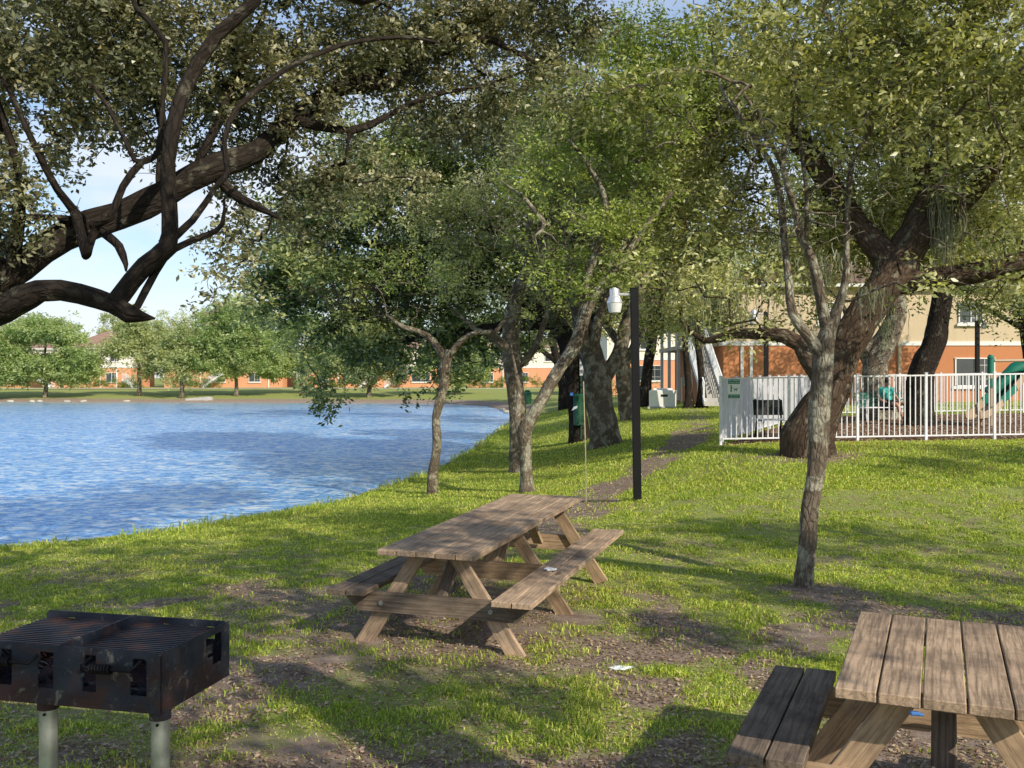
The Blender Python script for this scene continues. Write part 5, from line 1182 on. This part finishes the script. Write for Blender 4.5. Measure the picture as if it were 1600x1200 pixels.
def stair(root, x0, y0, dx, n_, rise=.175, run=.27, wd=1.1, axis='x'):
    """outside stair with white rails rising along dx sign"""
    m = MB()
    for i in range(n_):
        c = (x0 + dx * (i + .5) * run, y0, (i + .5) * rise) if axis == 'x' else (x0, y0 + dx * (i + .5) * run, (i + .5) * rise)
        m.box((c[0], c[1], c[2]), (run + .02, wd, rise) if axis == 'x' else (wd, run + .02, rise))
    st = m.build('stairs', M['concrete'], root)
    for s in (-1, 1):
        m = MB(); e0 = Vector((x0, y0 + s * wd / 2, 0)) if axis == 'x' else Vector((x0 + s * wd / 2, y0, 0))
        dv = Vector((dx, 0, 0)) if axis == 'x' else Vector((0, dx, 0))
        top = e0 + dv * run * n_ + Vector((0, 0, rise * n_))
        m.beam(e0 + Vector((0, 0, 1.0)), top + Vector((0, 0, 1.0)), .06, .06); m.beam(e0 + Vector((0, 0, .12)), top + Vector((0, 0, .12)), .06, .22)
        for i in range(n_ * 2 + 1):
            q = e0 + dv * run * i / 2 + Vector((0, 0, rise * i / 2)); m.box(q + Vector((0, 0, .55)), (.03, .03, .9))
        m.build('railing', M['white_paint'], st)
yb = 47.0; xb0 = 10.35; zb = .62
ap = apartments((xb0, yb, zb), 0, 26, 14, [(12.1, 4.45, 1.15, 1.0), (12.3, 1.55, 1.9, 1.35), (5.2, 4.45, 1.15, 1.0), (5.2, 1.7, 1.3, 1.2), (18.5, 4.45, 1.15, 1.0), (18.5, 1.6, 1.5, 1.3)],
    'long two-storey apartment block, orange below and cream above, behind the playground fence', pil=(8.6, 15.2), z1=2.85, z2=5.7)
# porch columns, recessed bays and stairs on its left flank
for i, yy in enumerate((1.2, 4.2, 7.2, 10.4, 13.2)):
    m = MB(); m.box((-.95, yy, 2.9), (.17, .17, 5.8)); m.build('column', M['trim'], ap)
m = MB(); m.box((-.58, 7.2, 2.95), (1.0, 12.6, .22)); m.build('walkway', M['cream'], ap)
m = MB(); m.box((-.62, 7.2, 5.96), (1.15, 13, .12)); m.build('porch_roof', M['trim'], ap)
stair(ap, -1.2, -3.6, 1, 16, axis='y', wd=.9)
for x in (.9, 1.35): m = MB(); m.box((x, -.04, 1.45), (.14, .08, 2.7)); m.build('column', M['trim'], ap)
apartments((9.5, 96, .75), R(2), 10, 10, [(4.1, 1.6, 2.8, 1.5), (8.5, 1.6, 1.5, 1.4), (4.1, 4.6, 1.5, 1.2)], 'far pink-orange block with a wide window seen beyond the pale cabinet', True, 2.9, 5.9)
gzf = g1(-60, 136)
fb = [(-84, 138, 21, [(3, 1.5, 1.6, 1.3), (8, 1.5, 1.6, 1.3), (13, 1.5, 1.6, 1.3), (3, 4.4, 1.5, 1.2), (8, 4.4, 1.5, 1.2), (17, 4.4, 1.5, 1.2)], 'orange and cream house across the lake at the left edge', 1.7),
      (-63.5, 136, 9.5, [(3.0, 1.5, 1.8, 1.3), (3.0, 4.35, 1.3, 1.2), (6.8, 1.5, 1.6, 1.3), (7.2, 4.35, 1.3, 1.2)], 'cream house with brown roof seen in the gap between far shore trees', 2.6),
      (-50, 138, 17, [(3, 1.5, 1.6, 1.3), (8, 1.5, 1.6, 1.3), (13, 1.5, 1.6, 1.3), (3, 4.4, 1.5, 1.2), (12, 4.4, 1.5, 1.2)], 'orange house across the lake behind the drooping tree', 1.7),
      (-30, 137, 22, [(3, 1.5, 1.6, 1.3), (10, 1.5, 1.6, 1.3), (17, 1.5, 2.6, 1.3), (3, 4.4, 1.5, 1.2), (12, 4.4, 1.5, 1.2)], 'orange house with paired white stairs across the lake', 1.7),
      (-6.5, 138, 22, [(3, 1.5, 1.6, 1.3), (8, 1.5, 1.6, 1.3), (13, 1.5, 1.6, 1.3), (3, 4.4, 1.5, 1.2), (12, 4.4, 1.5, 1.2)], 'orange house behind the hedge at the lake corner', 1.7)]
for i, (x, y, W_, wn, lb, rh) in enumerate(fb):
    o = apartments((x, y, gzf), 0, W_, 9, wn, lb, True, 2.85, 5.5, roofh=rh, pil=(5.2, W_ - 2))
    if i == 0: stair(o, 18.5, -1.2, -1, 14); 
    if i == 1: stair(o, 10.5, -1.0, -1, 6)
    if i == 2: stair(o, 6.0, -1.2, 1, 14)
    if i == 3: stair(o, 8.5, -1.2, 1, 14); stair(o, 12.2, -2.6, 1, 14)
m = MB(); m.box((-59.6, 134.2, gzf + 2.85), (6.6, 3.0, .2)); 
# hedges
def hedge(x0, x1, y, h, dp, label, leaf='leaf_hedge', L=.16, per=70):
    n_ = int((x1 - x0) * 9); C = np.stack([x0 + rs.rand(n_) * (x1 - x0), y + (rs.rand(n_) - .5) * dp, np.zeros(n_)], 1)
    C[:, 2] = gz(C[:, 0], C[:, 1]) + .15 + rs.rand(n_) * (h - .25)
    root = empty('hedge', (x0, y, g1(x0, y))); tag(root, label, 'hedge')
    leaf_mesh('foliage', C, .22, per, L, M[leaf], root, (x0, y, g1(x0, y)))
    m = MB()
    for i in range(int((x1 - x0) / .8)):
        x = x0 + .4 + i * .8 - x0; m.tube([(x, 0, -.1), (x + .05, 0, h * .7)], .02, 5)
    m.build('stems', M['bark_dark'], root)['kind'] = 'stuff'
hedge(-10.5, 10, 131, 1.5, 1.2, 'bright green clipped hedge in front of the house at the lake corner')
hedge(-61, -51, 132, 1.3, 1.2, 'green hedge in front of the cream far house')
hedge(-47, -40, 132, 1.4, 1.2, 'green hedge before the orange far house behind the drooping tree')
hedge(-30, -23, 132, 1.3, 1.2, 'green hedge left of the paired white stairs')
hedge(7.5, 13.0, 88, 1.5, 1.2, 'dark green hedge beyond the pale cabinet', 'leaf_deep')
hedge(11.2, 14.0, 58, 1.0, .8, 'low dark hedge beside the apartment stairs', 'leaf_deep')

# pavement strips by the far houses, drainage wall, shore stones
m = MB(); m.box((-20, 129, gzf + .02), (130, 1.4, .06)); o = m.build('path', M['concrete']); tag(o, kind='structure')
root = empty('drain_wall', ((310 - 800) / F * 104.6, 104.6, WZ)); tag(root, 'low pale concrete drain wall at the waterline of the far shore', 'drain')
m = MB(); m.poly([(-1.5, 0, -.2), (1.5, 0, -.2), (1.5, 0, .55), (1.1, 0, .62), (-1.4, 0, .42)], (0, .3, 0)); m.build('wall', M['concrete'], root)
m = MB(); m.cyl((.9, -.25, .25), (.9, .05, .25), .25, n=14); m.build('pipe', M['concrete'], root)
for i, (u, lb) in enumerate(((16, 'white stone in the shallows at the left end of the far shore'), (50, 'small pale stone at the far waterline, second from left'), (62, 'pale stone at the far waterline under the round tree'), (105, 'flat pale stone at the far waterline'), (130, 'long pale stone at the far waterline below the stairs'), (198, 'bright stone at the far waterline below the pale tree'),
                              (786, 'pale stone on the lake corner bank'), (795, 'second pale stone on the lake corner bank nearer the oak'), (560, 'grey stone at the far waterline under the dark-trunked tree'))):
    if u < 700: Yk = 104.5 + (200 - min(u, 600)) * .002; x = (u - 800) / F * Yk; z = WZ + .02
    else: Yk = 78.0 - (u - 786) * .6; x = (u - 800) / F * Yk; z = g1(x, Yk)
    blob_mesh('shore_stone', (x, Yk, z), (.25 + .25 * random.random(), .25, .16), 'stone', lb, 'stone', .5, i)
# dark bin far along the bank
root = empty('litter_bin', at(824, 612, 84)); tag(root, 'small dark bin on the far grass between the two bank trees', 'bin')
m = MB(); m.lathe((0, 0, 0), [(.32, 0), (.36, .1), (.38, .95), (.40, 1.0), (.25, 1.15)], 16); m.build('drum', M['green_can'], root, smooth=True)
m = MB(); m.lathe((0, 0, 1.15), [(.26, 0), (.2, .08), (.05, .1)], 16); m.build('lid', M['black_metal'], root, smooth=True)
